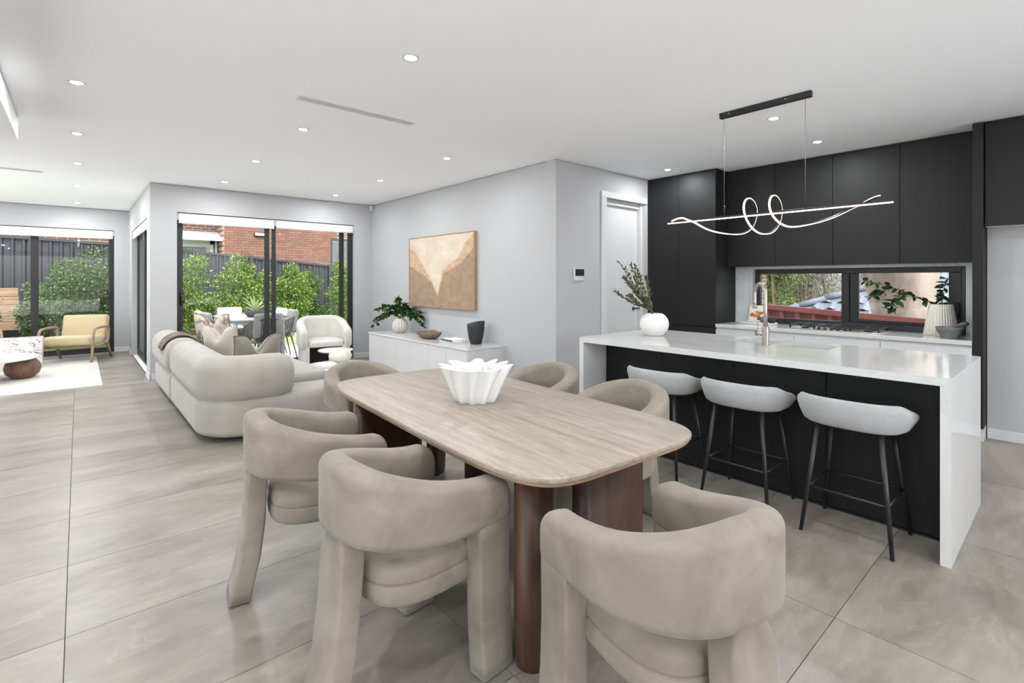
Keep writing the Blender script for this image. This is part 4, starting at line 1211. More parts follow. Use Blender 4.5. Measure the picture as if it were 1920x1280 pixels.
def heading(dx, dy): return math.atan2(dy, dx)-PI/2   # local +y faces (dx, dy)
c0 = make_chair('taupe velvet barrel chair on the lounge side of table, closer to the kitchen stool end', (0.905, 1.63, 0), heading(1, 0.07))
dup(c0, (0.845, 2.41, 0), heading(1, -0.15), 'taupe velvet barrel chair on the lounge side of table, nearest the sofa')
dup(c0, (1.295, 0.79, 0), heading(0.24, 0.97), 'taupe velvet barrel chair at the table end away from the sofa')
dup(c0, (1.53, 3.295, 0), heading(0.05, -1), 'taupe velvet barrel chair at the table end by the sofa')
dup(c0, (2.285, 1.73, 0), heading(-1, 0.02), 'taupe velvet barrel chair on the island side of table, beside the bar stools')
dup(c0, (2.375, 2.47, 0), heading(-1, -0.03), 'taupe velvet barrel chair on the island side of table, towards the sideboard')

# ================================================================== SIDEBOARD
SBX, SBZ = 3.47, 0.58
t = thing('sideboard', 'long low white sideboard under the painting', 'sideboard', (0, 0, 0))
MB().box(SBX+0.02, XA-0.001, 4.795, 7.42, 0.06, SBZ-0.024).build('body', M_('white_laminate'), t)
MB().box(SBX+0.06, XA-0.02, 4.80, 7.41, 0, 0.06).build('plinth', M_('white_laminate'), t)
MB().box(SBX, XA-0.001, 4.775, 4.795, 0.0, SBZ-0.024).build('end_panel', M_('white_laminate'), t)
de = [7.42, 6.98, 6.545, 6.117, 5.67, 5.23, 4.797]
for k in range(6): MB().rbox(SBX, SBX+0.019, de[k+1]+0.002, de[k]-0.002, 0.063, SBZ-0.028, 0.0015, 1, smooth=False).build('door', M_('white_laminate'), t)
MB().rbox(SBX-0.012, XA-0.001, 4.765, 7.43, SBZ-0.024, SBZ, 0.003, 1, smooth=False).build('top', M_('quartz'), t)

# ---- things on the sideboard
t = thing('ribbed_vase', 'round grey ribbed vase on the sideboard', 'vase', (3.80, 7.02, SBZ))
ribbed(MB(), [(0.06, 0), (0.075, 0.006), (0.118, 0.06), (0.128, 0.11), (0.110, 0.17), (0.07, 0.215), (0.058, 0.225), (0.05, 0.215), (0.06, 0.18)], 16, 0.12, 128).build('body', M_('ribbed_grey'), t)
t = thing('leafy_sprays', 'drooping green leafy sprays in the ribbed vase', 'branch', (3.80, 7.02, SBZ))
rs = random.Random(21); fo = MB()
twig_ends = [(-0.33, 0.22, 0.13), (-0.26, 0.22, 0.36), (-0.16, 0.10, 0.34), (-0.03, 0.03, 0.45), (0.06, -0.10, 0.38), (0.20, -0.28, 0.32), (0.18, -0.40, 0.12), (0.12, -0.34, 0.20), (0.10, -0.20, 0.33), (-0.22, 0.24, 0.24), (0.04, -0.26, 0.26), (0.20, -0.36, 0.24), (-0.28, 0.26, 0.20)]
for e in twig_ends:
    e = Vector(e); mid = Vector((e.x*0.4, e.y*0.5, max(0.30, e.z+0.05)))
    q = spline([(0, 0, 0.1), (rs.uniform(-.02, .02), rs.uniform(-.03, .03), 0.23), mid, e], 6)
    MB().tube(q, [0.004-0.0025*i/(len(q)-1) for i in range(len(q))], 5).build('stem', M_('twig'), t)
    for i in range(8, len(q)):
        for s in range(4):
            d = (q[i]-q[i-1]).normalized()+Vector((rs.uniform(-1, 1), rs.uniform(-1, 1), rs.uniform(-.6, .9)))
            vs_, fs_ = leaf_geo(rs.uniform(0.055, 0.095), 0.042, 0.25, 0.2)
            fo.add(vs_, fs_, True, leaf_mat(q[i], d, rs.uniform(-1, 1)))
fo.build('foliage', M_('leaf_dark'), t, kind='stuff')
t = thing('wooden_bowl', 'shallow brown wooden dough bowl on the sideboard', 'bowl', (3.74, 6.07, SBZ))
P = []
for (k, z) in ((0.45, 0.0), (0.62, 0.008), (0.85, 0.04), (1.0, 0.088), (0.97, 0.094), (0.90, 0.085), (0.72, 0.045), (0.30, 0.028)):
    P.append([(x, y, z+(0.010*math.sin(3*math.atan2(y, x)) if 0.8 < k else 0)) for x, y in superellipse(0.135*k, 0.275*k, 2.0, 40)])
MB().loft(P).build('body', M_('bowl_wood'), t)
for (z0, z1, wx, wy, rot, m, lb) in ((0.0, 0.028, 0.12, 0.155, 0.12, 'book_grey', 'lower grey book of the stack beside the black vase'), (0.0285, 0.052, 0.115, 0.14, -0.05, 'book_dark', 'upper dark spined book of the stack beside the black vase')):
    t = thing('book', lb, 'book', (3.72, 5.42, SBZ+z0), rot, 'books on the sideboard')
    MB().box(-wx+0.004, wx-0.003, -wy+0.004, wy-0.004, 0.003, z1-z0-0.003).build('pages', M_('paper'), t)
    MB().box(-wx, wx, -wy, wy, 0, 0.003).box(-wx, wx, -wy, wy, z1-z0-0.003, z1-z0).build('cover', M_('paper'), t)
    MB().box(-wx-0.001, -wx+0.003, -wy, wy, 0, z1-z0).build('spine', M_(m), t)
t = thing('slanted_vase', 'black slant-topped vase beside the books on the sideboard', 'vase', (3.86, 5.13, SBZ))
P = []
for (r, z) in ((0.066, 0), (0.074, 0.006), (0.098, 0.10), (0.112, 0.20), (0.116, 0.27)):
    P.append([(r*math.cos(2*PI*j/36), r*math.sin(2*PI*j/36), z-(0.034*math.sin(2*PI*j/36) if z > 0.25 else 0)+(0.03*0 if z else 0)) for j in range(36)])
P.append([(0.109*math.cos(2*PI*j/36), 0.109*math.sin(2*PI*j/36), 0.270-0.034*math.sin(2*PI*j/36)) for j in range(36)])
P.append([(0.09*math.cos(2*PI*j/36), 0.09*math.sin(2*PI*j/36), 0.08) for j in range(36)])
MB().loft(P).build('body', M_('black_ceramic'), t)

# ================================================================== SOFA
sf = thing('corner_sofa', 'large cream modular corner sofa with rounded back facing the patio', 'sofa', (0, 0, 0))
SX = 0.765; Y0, YM, Y1 = 4.72, 6.64, 8.22
# bases
MB().pad(rrect(SX, 2.02, Y0, YM-0.005, [0.45, 0.06, 0.06, 0.42], 10), 0.045, 0.385, 0.06, 0.09, 6).build('base', M_('sofa_fabric'), sf)
MB().pad(rrect(SX-0.005, 1.95, YM+0.005, Y1, [0.06, 0.25, 0.22, 0.06], 8), 0.045, 0.385, 0.06, 0.09, 6).build('base', M_('sofa_fabric'), sf)
def pill(w, z0, z1):
    def f(s, L):
        e = min(s, L-s); k = 1.0
        if e < 0.15: k = math.sqrt(max(0.02, 1-(1-e/0.15)**2))*0.45+0.55
        wz = (z1-z0)*k; return rsec(w*k, z0+(z1-z0-wz)*0.5, z1-(z1-z0-wz)*0.5, 0.155, 6)
    return f
def dens(P, st=0.05):
    out = []
    for a, b in zip(P, P[1:]):
        n = max(1, int(math.dist(a, b)/st)); out += [(a[0]+(b[0]-a[0])*i/n, a[1]+(b[1]-a[1])*i/n) for i in range(n)]
    return out+[P[-1]]
def ends(P):
    a, b = P[0], P[1]; extra = [(a[0]+(b[0]-a[0])*k, a[1]+(b[1]-a[1])*k) for k in (0.04, 0.12, 0.25, 0.45, 0.7)]
    return [a]+extra+P[1:]
W = 0.33; cx = SX-0.02+W/2; cy = Y0-0.02+W/2; R = 0.27
arc = [(cx+R-R*math.cos(a), cy+R-R*math.sin(a)) for a in [PI/2*i/12 for i in range(13)]]
# travel towards -y along the back then towards +x along the arm: the outside is on the right
path = dens([(cx, YM-0.006), (cx, cy+R)]) + arc[1:] + dens([(cx+R, cy), (1.50, cy)])[1:]
path = ends(path); path = list(reversed(ends(list(reversed(path)))))
sweep_band(path, pill(W, 0.315, 0.735)).build('back_cushion', M_('sofa_fabric'), sf, fix=True)
path2 = ends(dens([(cx-0.005, Y1-0.01), (cx-0.005, YM+0.006)])); path2 = list(reversed(ends(list(reversed(path2)))))
sweep_band(path2, pill(W+0.02, 0.315, 0.735)).build('back_cushion', M_('sofa_fabric'), sf, fix=True)
for (x, y) in ((0.98, 5.12), (1.55, 5.06), (0.92, 6.5), (0.92, 6.8), (0.95, 8.0), (1.8, 6.5), (1.8, 8.0)):
    MB().lathe([(0.028, 0), (0.03, 0.05)], 14, Matrix.Translation((x, y, 0))).build('foot', M_('black_metal'), sf)
MB().pad(rrect(1.13, 1.98, 5.12, 6.60, 0.10, 6), 0.36, 0.47, 0.03, 0.06, 5).build('seat_cushion', M_('sofa_fabric'), sf)
MB().pad(rrect(1.16, 1.92, 6.68, 8.15, 0.10, 6), 0.36, 0.47, 0.03, 0.06, 5).build('seat_cushion', M_('sofa_fabric'), sf)

# ---- cushions with a chop in the top edge
def cushion(label, mat, loc, size, rz, tilt, th=0.16, pipe=None, chop=0.10):
    t = thing('throw_cushion', label, 'cushion', loc, rz, 'throw cushions on the sofa')
    n = 22; hs = size/2
    def P(u, v, side):
        x = u*hs; z = v*hs
        pinch = 1-0.07*(1-u*u)*abs(v)**3; pz = 1-0.07*(1-v*v)*abs(u)**3
        q = max(0, (1-abs(u)**2.6)*(1-abs(v)**2.6))
        z2 = z*pinch; x2 = x*pz
        d = chop*max(0, v)**1.5*math.exp(-(u/0.30)**2)*2*hs/0.5
        return (x2, side*th/2*q**0.55*(1-0.45*math.exp(-(u/0.22)**2)*max(0, v)), hs+z2-d*1.5)
    Mt = Matrix.Rotation(tilt, 4, 'X'); m = MB()
    for side in (-1, 1):
        vs_ = [P(-1+2*i/n, -1+2*j/n, side) for j in range(n+1) for i in range(n+1)]
        fs_ = [((j*(n+1)+i), (j*(n+1)+i+1), ((j+1)*(n+1)+i+1), ((j+1)*(n+1)+i)) for j in range(n) for i in range(n)]
        if side > 0: fs_ = [tuple(reversed(q)) for q in fs_]
        m.add(vs_, fs_, True, Mt)
    m.build('cover', M_(mat), t)
    edge = [(-1+2*i/n, 1) for i in range(n+1)]+[(1, 1-2*i/n) for i in range(1, n+1)]+[(1-2*i/n, -1) for i in range(1, n+1)]+[(-1, -1+2*i/n) for i in range(1, n+1)]
    MB().tube([P(u, v, 0) for u, v in edge], 0.005, 6, M=Mt).build('piping', M_(pipe or mat), t)
    return t
cushion('taupe velvet cushion with a chopped top standing against the sofa arm', 'cushion_taupe', (1.28, 5.215, 0.458), 0.44, 0.12, 0.20, 0.17, 'piping_dark', 0.13)
cushion('cream linen cushion with a chopped top against the sofa back', 'cushion_cream', (1.24, 6.33, 0.458), 0.45, -0.95, 0.20, 0.17, 'cushion_cream', 0.12)
cushion('patterned brown and beige cushion behind the cream cushion', 'cushion_pattern', (1.30, 7.0, 0.458), 0.55, -1.0, 0.20, 0.17, 'piping_dark', 0.12)

# ---- throw over the sofa back
t = thing('throw_blanket', 'dark brown throw blanket folded over the sofa back', 'blanket', (0, 0, 0))
grid = []
for i in range(15):
    y = 6.85+0.40*i/14; row = []
    for j in range(25):
        u = j/24; a = PI*(1.18-1.28*u)       # over the top of the pill from outside to inside
        rx, rz = (W+0.02)/2+0.018, 0.171
        wv = 0.008*math.sin(i*1.7+j*0.35)+0.006*math.sin(i*0.9-j*0.5)
        if u < 0.75:
            aa = PI*0.95-PI*0.95*(u/0.75)
            p = (cx-0.005+(rx+wv)*math.cos(aa), y, 0.575+(rz+0.012+wv)*math.sin(aa))
        else:
            p = (cx-0.005+rx+wv+0.01, y+0.02*(u-0.75), 0.575-(u-0.75)/0.25*0.10)
        row.append(p)
    grid.append(row)
MB().sheet(grid, 0.010).build('cloth', M_('throw_brown'), t, fix=True)

# ---- living rug, nest of tables, tub chair
o = MB().pad(rrect(2.03, 3.40, 5.35, 8.05, 0.02, 2), 0, 0.008, 0.001, 0.004, 2).build('living_rug', M_('rug_pile')); prop(o, 'beige woven rug between the sofa and the white tub chair', 'rug')
def round_table(label, x, y, r, z, leg_xy):
    t = thing('side_table', label, 'table', (x, y, 0), 0, 'round white nesting tables')
    MB().lathe([(r-0.03, z-0.028), (r-0.008, z-0.020), (r, z-0.010), (r-0.004, z), (0.02, z)], 48).build('top', M_('white_marble'), t)
    MB().lathe([(0.018, 0.03), (0.016, z-0.026)], 14, Matrix.Translation((*leg_xy, 0))).build('post', M_('white_powder'), t)
    MB().lathe([(0.12, 0.012), (0.12, 0.022), (0.02, 0.034)], 28, Matrix.Translation((*leg_xy, 0))).build('foot', M_('white_powder'), t)
    return t
round_table('taller small round white side table before the tub chair', 2.72, 6.88, 0.235, 0.43, (-0.08, 0))
round_table('lower larger round white coffee table carrying books and pebble vase', 2.46, 6.10, 0.42, 0.34, (-0.05, 0))
t = thing('pebble_vase', 'smooth cream pebble-shaped vase on the low round table', 'vase', (2.54, 6.27, 0.34))
MB().lathe([(0.05, 0), (0.075, 0.006), (0.125, 0.045), (0.145, 0.09), (0.125, 0.14), (0.08, 0.168), (0.035, 0.178), (0.03, 0.188), (0.024, 0.188), (0.024, 0.17)], 40).build('body', M_('cream_ceramic'), t)
for k, (dx, dy, r, lb) in enumerate(((-0.16, -0.02, 0.3, 'lower flat magazine on the low round table'), (-0.15, -0.01, -0.1, 'upper cream book on the low round table'))):
    t = thing('book', lb, 'book', (2.46+dx, 6.08+dy, 0.34+0.016*k), r, 'books on the low round table')
    MB().box(-0.10, 0.10, -0.14, 0.14, 0.002, 0.014).build('pages', M_('paper'), t)
    MB().rbox(-0.102, 0.102, -0.142, 0.142, 0.0135, 0.016, 0.001, 1, smooth=False).rbox(-0.102, 0.102, -0.142, 0.142, 0, 0.0025, 0.001, 1, smooth=False).build('cover', M_('paper' if k else 'book_grey'), t)

t = thing('tub_chair', 'white boucle tub armchair beside the patio door', 'armchair', (2.96, 8.02, 0), heading(-0.16, -1))
path = u_path(0.33, 0.30, 0.02, -0.30)
def sec(s, L):
    m = 1-abs(2*s/L-1); e = min(s, L-s)
    top = 0.66+0.16*smooth01(m*1.3); bot = 0.34
    if e < 0.09: top -= 0.09-math.sqrt(max(0, 0.0081-(0.09-e)**2))
    w = 0.125
    if e < 0.04: w *= 0.65+0.35*math.sqrt(max(0, 1-(1-e/0.04)**2))
    return rsec(w, bot, top, 0.06, 5)
pp = list(reversed(ends(list(reversed(ends(path))))))
sweep_band(pp, sec).build('backrest', M_('boucle_tub'), t, fix=True)
D = [(x, y) for x, y in rrect(-0.27, 0.27, -0.25, 0.31, [0.22, 0.08, 0.08, 0.22], 6)]
MB().pad(D, 0.36, 0.47, 0.02, 0.05, 5).build('seat_cushion', M_('boucle_tub'), t)
for s in (-1, 1): MB().rbox(s*0.30-0.055, s*0.30+0.055, -0.10, 0.29, 0.0, 0.38, 0.012, 2).build('leg', M_('boucle_tub'), t)
MB().rbox(-0.25, 0.25, -0.24, 0.0, 0.01, 0.36, 0.01, 1).build('plinth', M_('dark_fabric'), t)

# ================================================================== LOUNGE (far left)
o = MB().pad(rrect(-2.9, 0.245, 8.57, 11.9, 0.02, 2), 0, 0.008, 0.001, 0.004, 2).build('lounge_rug', M_('rug_streak')); prop(o, 'large pale streaked rug under the tan armchair', 'rug')
def wood_chair(label, x, y, rz):
    t = thing('timber_armchair', label, 'armchair', (x, y, 0.0), rz, 'timber armchairs in the lounge')
    # local: faces +y; width 0.78, depth 0.74
    MB().rbox(-0.33, 0.33, -0.30, 0.36, 0.27, 0.43, 0.05, 4, Matrix.Rotation(0.06, 4, 'X')).build('seat_cushion', M_('tan_fabric'), t)
    Mb_ = Matrix.Translation((0, -0.30, 0.36)) @ Matrix.Rotation(0.22, 4, 'X')
    MB().rbox(-0.33, 0.33, -0.07, 0.07, 0.0, 0.42, 0.045, 4, Mb_).build('back_cushion', M_('tan_fabric'), t)
    for s in (-1, 1):
        xx = s*0.375
        pts = spline([(xx, 0.40, 0.0), (xx, 0.355, 0.25), (xx, 0.33, 0.47), (xx, 0.27, 0.555), (xx, 0.15, 0.575), (xx, -0.12, 0.575), (xx, -0.235, 0.555), (xx, -0.255, 0.46), (xx, -0.22, 0.33), (xx, -0.14, 0.285)], 5)
        MB().tube(pts, [0.022]*len(pts), 8).build('arm_frame', M_('ash_brown'), t)
        MB().tube([(xx, 0.345, 0.27), (xx, 0.10, 0.27), (xx, -0.14, 0.285), (xx, -0.22, 0.27)], 0.022, 8).build('side_rail', M_('ash_brown'), t)
        MB().tube([(xx, -0.18, 0.28), (xx, -0.28, 0.14), (xx, -0.36, 0.0)], [0.026, 0.024, 0.018], 8).build('leg', M_('ash_brown'), t)
    for yy in (0.28, -0.18): MB().tube([(-0.375, yy, 0.262), (0.375, yy, 0.262)], 0.018, 8).build('cross_rail', M_('ash_brown'), t)
    return t
ch = wood_chair('tan fabric armchair with brown timber frame before the garden door', -0.03, 11.55, heading(-0.38, -0.92))
dup(ch, (-1.39, 11.80, 0.0), heading(0.25, -0.97), 'tan armchair cut off at the far side of the marble plinth')
t = thing('coffee_table', 'round white topped coffee table on walnut ball legs', 'table', (-1.02, 9.87, 0.007))
MB().lathe([(0.50, 0.285), (0.575, 0.292), (0.60, 0.306), (0.595, 0.318), (0.03, 0.318)], 64).build('top', M_('white_marble'), t)
for (x, y) in ((0.42, 0.05), (-0.28, 0.34), (-0.22, -0.32)):
    MB().lathe([(0.06, 0.0), (0.12, 0.012), (0.18, 0.07), (0.198, 0.14), (0.185, 0.21), (0.14, 0.27), (0.10, 0.29)], 40, Matrix.Translation((x, y, 0))).build('ball_leg', M_('walnut_ball'), t)
t = thing('marble_plinth', 'veined violet and white marble block behind the coffee table', 'plinth', (-0.435, 10.87, 0.007))
MB().rbox(-0.85, 0, 0, 0.40, 0, 0.477, 0.006, 2).build('block', M_('viola_marble'), t)
t = thing('book', 'white open book on the round coffee table', 'book', (-0.70, 9.93, 0.325), 0.3)
MB().rbox(-0.17, 0, -0.11, 0.11, 0, 0.022, 0.004, 1).build('pages', M_('paper'), t)
MB().rbox(0.002, 0.17, -0.11, 0.11, 0, 0.022, 0.004, 1).build('pages', M_('paper'), t)
for k, (x, y) in enumerate(((-0.80, 9.58), (-0.90, 9.66))):
    t = thing('tumbler', 'white ribbed tumbler on the round coffee table', 'tumbler', (x, y, 0.325), 0, 'tumblers on the coffee table')
    ribbed(MB(), [(0.032, 0), (0.035, 0.004), (0.040, 0.10), (0.037, 0.10), (0.033, 0.012)], 14, 0.10, 84).build('body', M_('white_ceramic'), t)

# ================================================================== OUTSIDE
struct('patio_floor', MB().box(XS+0.18, 7.5, YB+0.18, 11.45, -0.12, -0.02), M_('patio_tile'))
struct('lawn', MB().box(-8, 9.5, 11.45, 19, -0.16, -0.06).box(-8, XS+0.18, YF+0.18, 19, -0.16, -0.055), M_('lawn'))
struct('outer_ground', MB().box(6.62, 30, -12, 11.1, -1.0, -0.9).box(-30, -3.7, -14, 22, -0.3, -0.2).box(-30, 30, -30, -3.2, -0.3, -0.2).box(-30, 40, 19, 40, -0.3, -0.2), M_('patio_tile'))

# ---- grass fringe seen through the far glass
rg = random.Random(9); m = MB()
for k in range(5200):
    x = rg.uniform(-1.9, 0.7); y = rg.uniform(12.7, 15.3); h = rg.uniform(0.03, 0.075); a = rg.uniform(0, PI); w = 0.006
    dx, dy = w*math.cos(a), w*math.sin(a); bx, by = rg.uniform(-.03, .03), rg.uniform(-.03, .03)
    m.add([(x-dx, y-dy, -0.055), (x+dx, y+dy, -0.055), (x+bx, y+by, -0.055+h)], [(0, 1, 2)])
g_ = m.build('grass', M_('grass_blade')); prop(g_, 'short green lawn grass outside the lounge door', 'grass', kind='stuff')

# ---- charcoal corrugated fence along the back boundary
FY = 16.3
def fence_z(x): return 2.36-0.086*(x-0.6) if x > 0.6 else 2.40-0.028*(x+1.2)
t = thing('boundary_fence', 'charcoal corrugated steel fence behind the hedge', 'fence', (0, FY, 0))
xs0 = -3.2
while xs0 < 8.6:
    x1 = xs0+2.36; prof = []
    x = xs0
    while x < x1-0.01:
        for (d, o) in ((0.0, 0.0), (0.10, 0.0), (0.125, 0.04), (0.165, 0.04)):
            if x+d < x1: prof.append((x+d, o))
        x += 0.19
    prof.append((x1, 0.0))
    vs_ = []; fs_ = []
    for (x, o) in prof: vs_ += [(x, -o, -0.06), (x, -o, fence_z(x)), (x, -o+0.008, -0.06), (x, -o+0.008, fence_z(x))]
    for i in range(len(prof)-1):
        a = i*4; fs_ += [(a, a+4, a+5, a+1), (a+2, a+3, a+7, a+6), (a+1, a+5, a+7, a+3)]
    MB().add(vs_, fs_).build('sheet', M_('fence_charcoal'), t)
    za, zb = fence_z(xs0), fence_z(x1)
    MB().add([(xs0, -0.06, za-0.03), (x1, -0.06, zb-0.03), (x1, 0.03, zb-0.03), (xs0, 0.03, za-0.03), (xs0, -0.06, za+0.03), (x1, -0.06, zb+0.03), (x1, 0.03, zb+0.03), (xs0, 0.03, za+0.03)],
             [(0, 3, 2, 1), (4, 5, 6, 7), (0, 1, 5, 4), (1, 2, 6, 5), (2, 3, 7, 6), (3, 0, 4, 7)]).build('rail', M_('fence_charcoal'), t)
    MB().box(x1-0.045, x1+0.045, -0.075, 0.03, -0.06, zb+0.05).build('post', M_('fence_charcoal'), t)
    xs0 = x1

# ---- garden bed edging and timber retaining wall
t = thing('garden_edging', 'low timber garden edging at the back of the lawn', 'edging', (0, 15.45, -0.06))
for k in range(4): MB().rbox(-2.2+2.4*k, 0.19+2.4*k, 0, 0.05, 0, 0.16, 0.006, 1, smooth=False).build('board', M_('sleeper'), t)
so = MB().box(-3, 8.5, 15.9, FY-0.09, -0.06, 0.06).box(-0.9, 8.5, 15.51, 15.9, -0.06, 0.06).build('garden_bed', M_('soil')); prop(so, 'dark soil garden bed in front of the charcoal fence', 'garden bed')
t = thing('retaining_wall', 'stacked timber sleeper retaining wall beyond the lounge door', 'retaining wall', (-2.6, 15.72, 0.0))
for k in range(5): MB().rbox(0, 1.62-(0.01*k), 0, 0.09, 0.28+0.19*k, 0.465+0.19*k, 0.008, 1, smooth=False).build('sleeper', M_('sleeper'), t)
for x in (0.1, 1.5): MB().box(x-0.04, x+0.04, 0.09, 0.15, 0, 1.24).build('post', M_('fence_charcoal'), t)

# ---- shrubs
def leaf_cloud(seed, blobs, count, L, W, flat=0.5):
    """leaf quads on and inside a set of ellipsoids (cx, cy, cz, rx, ry, rz)"""
    r = np.random.default_rng(seed)
    vol = np.array([b[3]*b[4]*b[5] for b in blobs])**0.67; pick = r.choice(len(blobs), count, p=vol/vol.sum()); B = np.array(blobs)[pick]
    d = r.normal(size=(count, 3)); d /= np.linalg.norm(d, axis=1)[:, None]
    rad = r.uniform(0.25, 1.0, count)**0.45*(1+0.10*r.normal(size=count))
    c = B[:, :3]+d*rad[:, None]*B[:, 3:]
    ax = d*0.6+r.normal(size=(count, 3))*0.7+np.array([0, 0, 0.15]); ax /= np.linalg.norm(ax, axis=1)[:, None]
    sd = np.cross(ax, r.normal(size=(count, 3))); sd /= np.linalg.norm(sd, axis=1)[:, None]
    ln = L*r.uniform(0.6, 1.3, count)[:, None]; wd = W*r.uniform(0.7, 1.2, count)[:, None]
    v = np.stack([c, c+ax*ln*0.5+sd*wd*0.5, c+ax*ln, c+ax*ln*0.5-sd*wd*0.5], 1).reshape(-1, 3)
    f = np.arange(count*4).reshape(-1, 4)
    return v, f
def foliage(name, seed, blobs, count, L, W, mat, parent):
    v, f = leaf_cloud(seed, blobs, count, L, W)
    me = bpy.data.meshes.new(name); me.from_pydata(v.tolist(), [], f.tolist()); me.materials.append(M_(mat)); me.update()
    o = link_mesh(name, me, parent); o['kind'] = 'stuff'
    return o
def shrub(label, x, y, h, w, seed, mat='leaf_hedge', count=8000, z=-0.05, L=0.062, W=0.035, group='hedge shrubs along the fence', tall=1.0):
    r = random.Random(seed)
    t = thing('hedge_shrub', label, 'shrub', (x, y, z), 0, group)
    blobs = []
    n = 9
    for k in range(n):
        f = (k+0.6)/n; zz = 0.12*h+0.80*h*f
        rr = w*0.5*(0.62+0.5*math.sin(PI*min(1, f*0.9+0.12)))*(1-0.45*max(0, f-0.55))
        blobs.append((r.uniform(-.18, .18)*w, r.uniform(-.15, .15)*w, zz, rr*r.uniform(.6, 1), rr*r.uniform(.55, .85), h*r.uniform(0.09, 0.14)))
    for k in range(5):
        a = r.uniform(0, 2*PI); f = r.uniform(0.35, 0.95)
        blobs.append((0.34*w*math.cos(a)*(1.15-f*0.6), 0.26*w*math.sin(a), h*f, w*0.17, w*0.16, h*0.09))
    foliage('foliage', seed, blobs, count, L, W, mat, t)
    tr = MB()
    for k in range(5):
        a = 2*PI*k/5+r.uniform(-.4, .4); e = Vector((w*0.22*math.cos(a), w*0.2*math.sin(a), h*r.uniform(0.65, 0.9)))
        q = spline([(0.02*math.cos(a), 0.02*math.sin(a), 0), (e.x*0.3, e.y*0.3, h*0.3), (e.x*0.8, e.y*0.8, h*0.58), e], 4)
        tr.tube(q, [0.02-0.014*i/(len(q)-1) for i in range(len(q))], 5)
    tr.build('stems', M_('twig'), t)
    return t
HY = 14.6
shrub('lime green hedge shrub filling the left edge of the patio door view', 1.95, HY-0.1, 2.02, 1.5, 31)
shrub('tallest lime green hedge shrub behind the patio table', 3.02, HY-0.4, 2.14, 1.25, 32)
shrub('lower green hedge shrub right of the tallest hedge shrub', 3.92, HY, 1.76, 1.15, 33)
shrub('green hedge shrub behind the middle door stiles', 4.62, HY, 1.92, 0.95, 34, 'leaf_hedge')
shrub('darker green hedge shrub before a bare stretch of fence', 5.15, HY+0.5, 1.75, 0.95, 35, 'leaf_hedge_dark')
shrub('slender open green shrub by the painting side of the patio door', 6.0, HY-0.1, 2.03, 1.0, 36, 'leaf_hedge', 5600)
shrub('big dark green garden shrub beyond the tan armchair', 0.15, 14.45, 2.16, 1.75, 37, 'leaf_garden', 9500, group='garden shrubs by the lounge')
shrub('dark green garden shrub beside the timber retaining wall', -0.72, 15.2, 1.40, 0.6, 38, 'leaf_garden', 3800, group='garden shrubs by the lounge')
shrub('green garden shrub cut off by the picture edge before the retaining wall', -1.60, 14.9, 1.50, 0.75, 39, 'leaf_garden', 3800, group='garden shrubs by the lounge')
shrub('low green filler shrub behind the tan armchair', 0.75, 14.9, 1.15, 0.9, 40, 'leaf_garden', 3200, group='garden shrubs by the lounge')

# ---- brick house behind the fence
HYB = 18.6
t = thing('brick_house', 'red brick neighbouring house above the charcoal fence', 'house', (0, HYB, 0))
MB().box(3.66, 9.5, 0.03, 0.4, 0, 4.4).box(-2.0, 3.66, 0.93, 1.2, 0, 4.4).box(3.60, 3.80, 0.03, 0.95, 0, 4.4).build('wall', M_('brickwork'), t)
bm_ = MB().box(-0.112, 0.112, -0.004, 0.04, -0.037, 0.037).mesh('brick', M_('brick'))
MB().box(3.668, 7.55, 0.02, 0.031, 2.0, 3.50).build('mortar_bed', M_('mortar'), t)
rowh = 0.086; pitch = 0.235; cnt = 0
hb_ = MB().box(-0.054, 0.054, -0.004, 0.04, -0.037, 0.037).mesh('brick', M_('brick'))
for r_ in range(16):
    z = 2.08+rowh*r_; off = 0.0 if r_ % 2 else pitch/2
    if not r_ % 2:
        o = link_mesh('brick', hb_, t); o.location = (3.727, 0, z); cnt += 1
    if z < 3.02:
        for xh in ((7.005, 7.110) if r_ % 2 else (7.118,)):
            o = link_mesh('brick', hb_, t); o.location = (xh, 0, z); cnt += 1
    k = 0
    while True:
        x = 3.78+off+pitch*k; k += 1
        if x > 7.45: break
        if x+0.11 > 7.14 and z < 3.02: continue
        if cnt >= 300: break
        o = link_mesh('brick', bm_, t); o.location = (x, 0, z); cnt += 1
w = MB().box(7.16, 8.5, -0.01, 0.05, 1.0, 2.98).build('window_frame', M_('black_frame'), t)
MB().box(7.22, 8.44, -0.016, -0.008, 1.05, 2.90).build('window_blind', M_('planter_grey'), w)
l = MB().rbox(4.52, 4.90, -0.07, 0.03, 2.90, 3.04, 0.01, 1).build('wall_light', M_('black_frame'), t)
MB().rbox(4.55, 4.87, -0.075, -0.065, 2.93, 3.01, 0.004, 1).build('diffuser', M_('blind_fabric'), l)
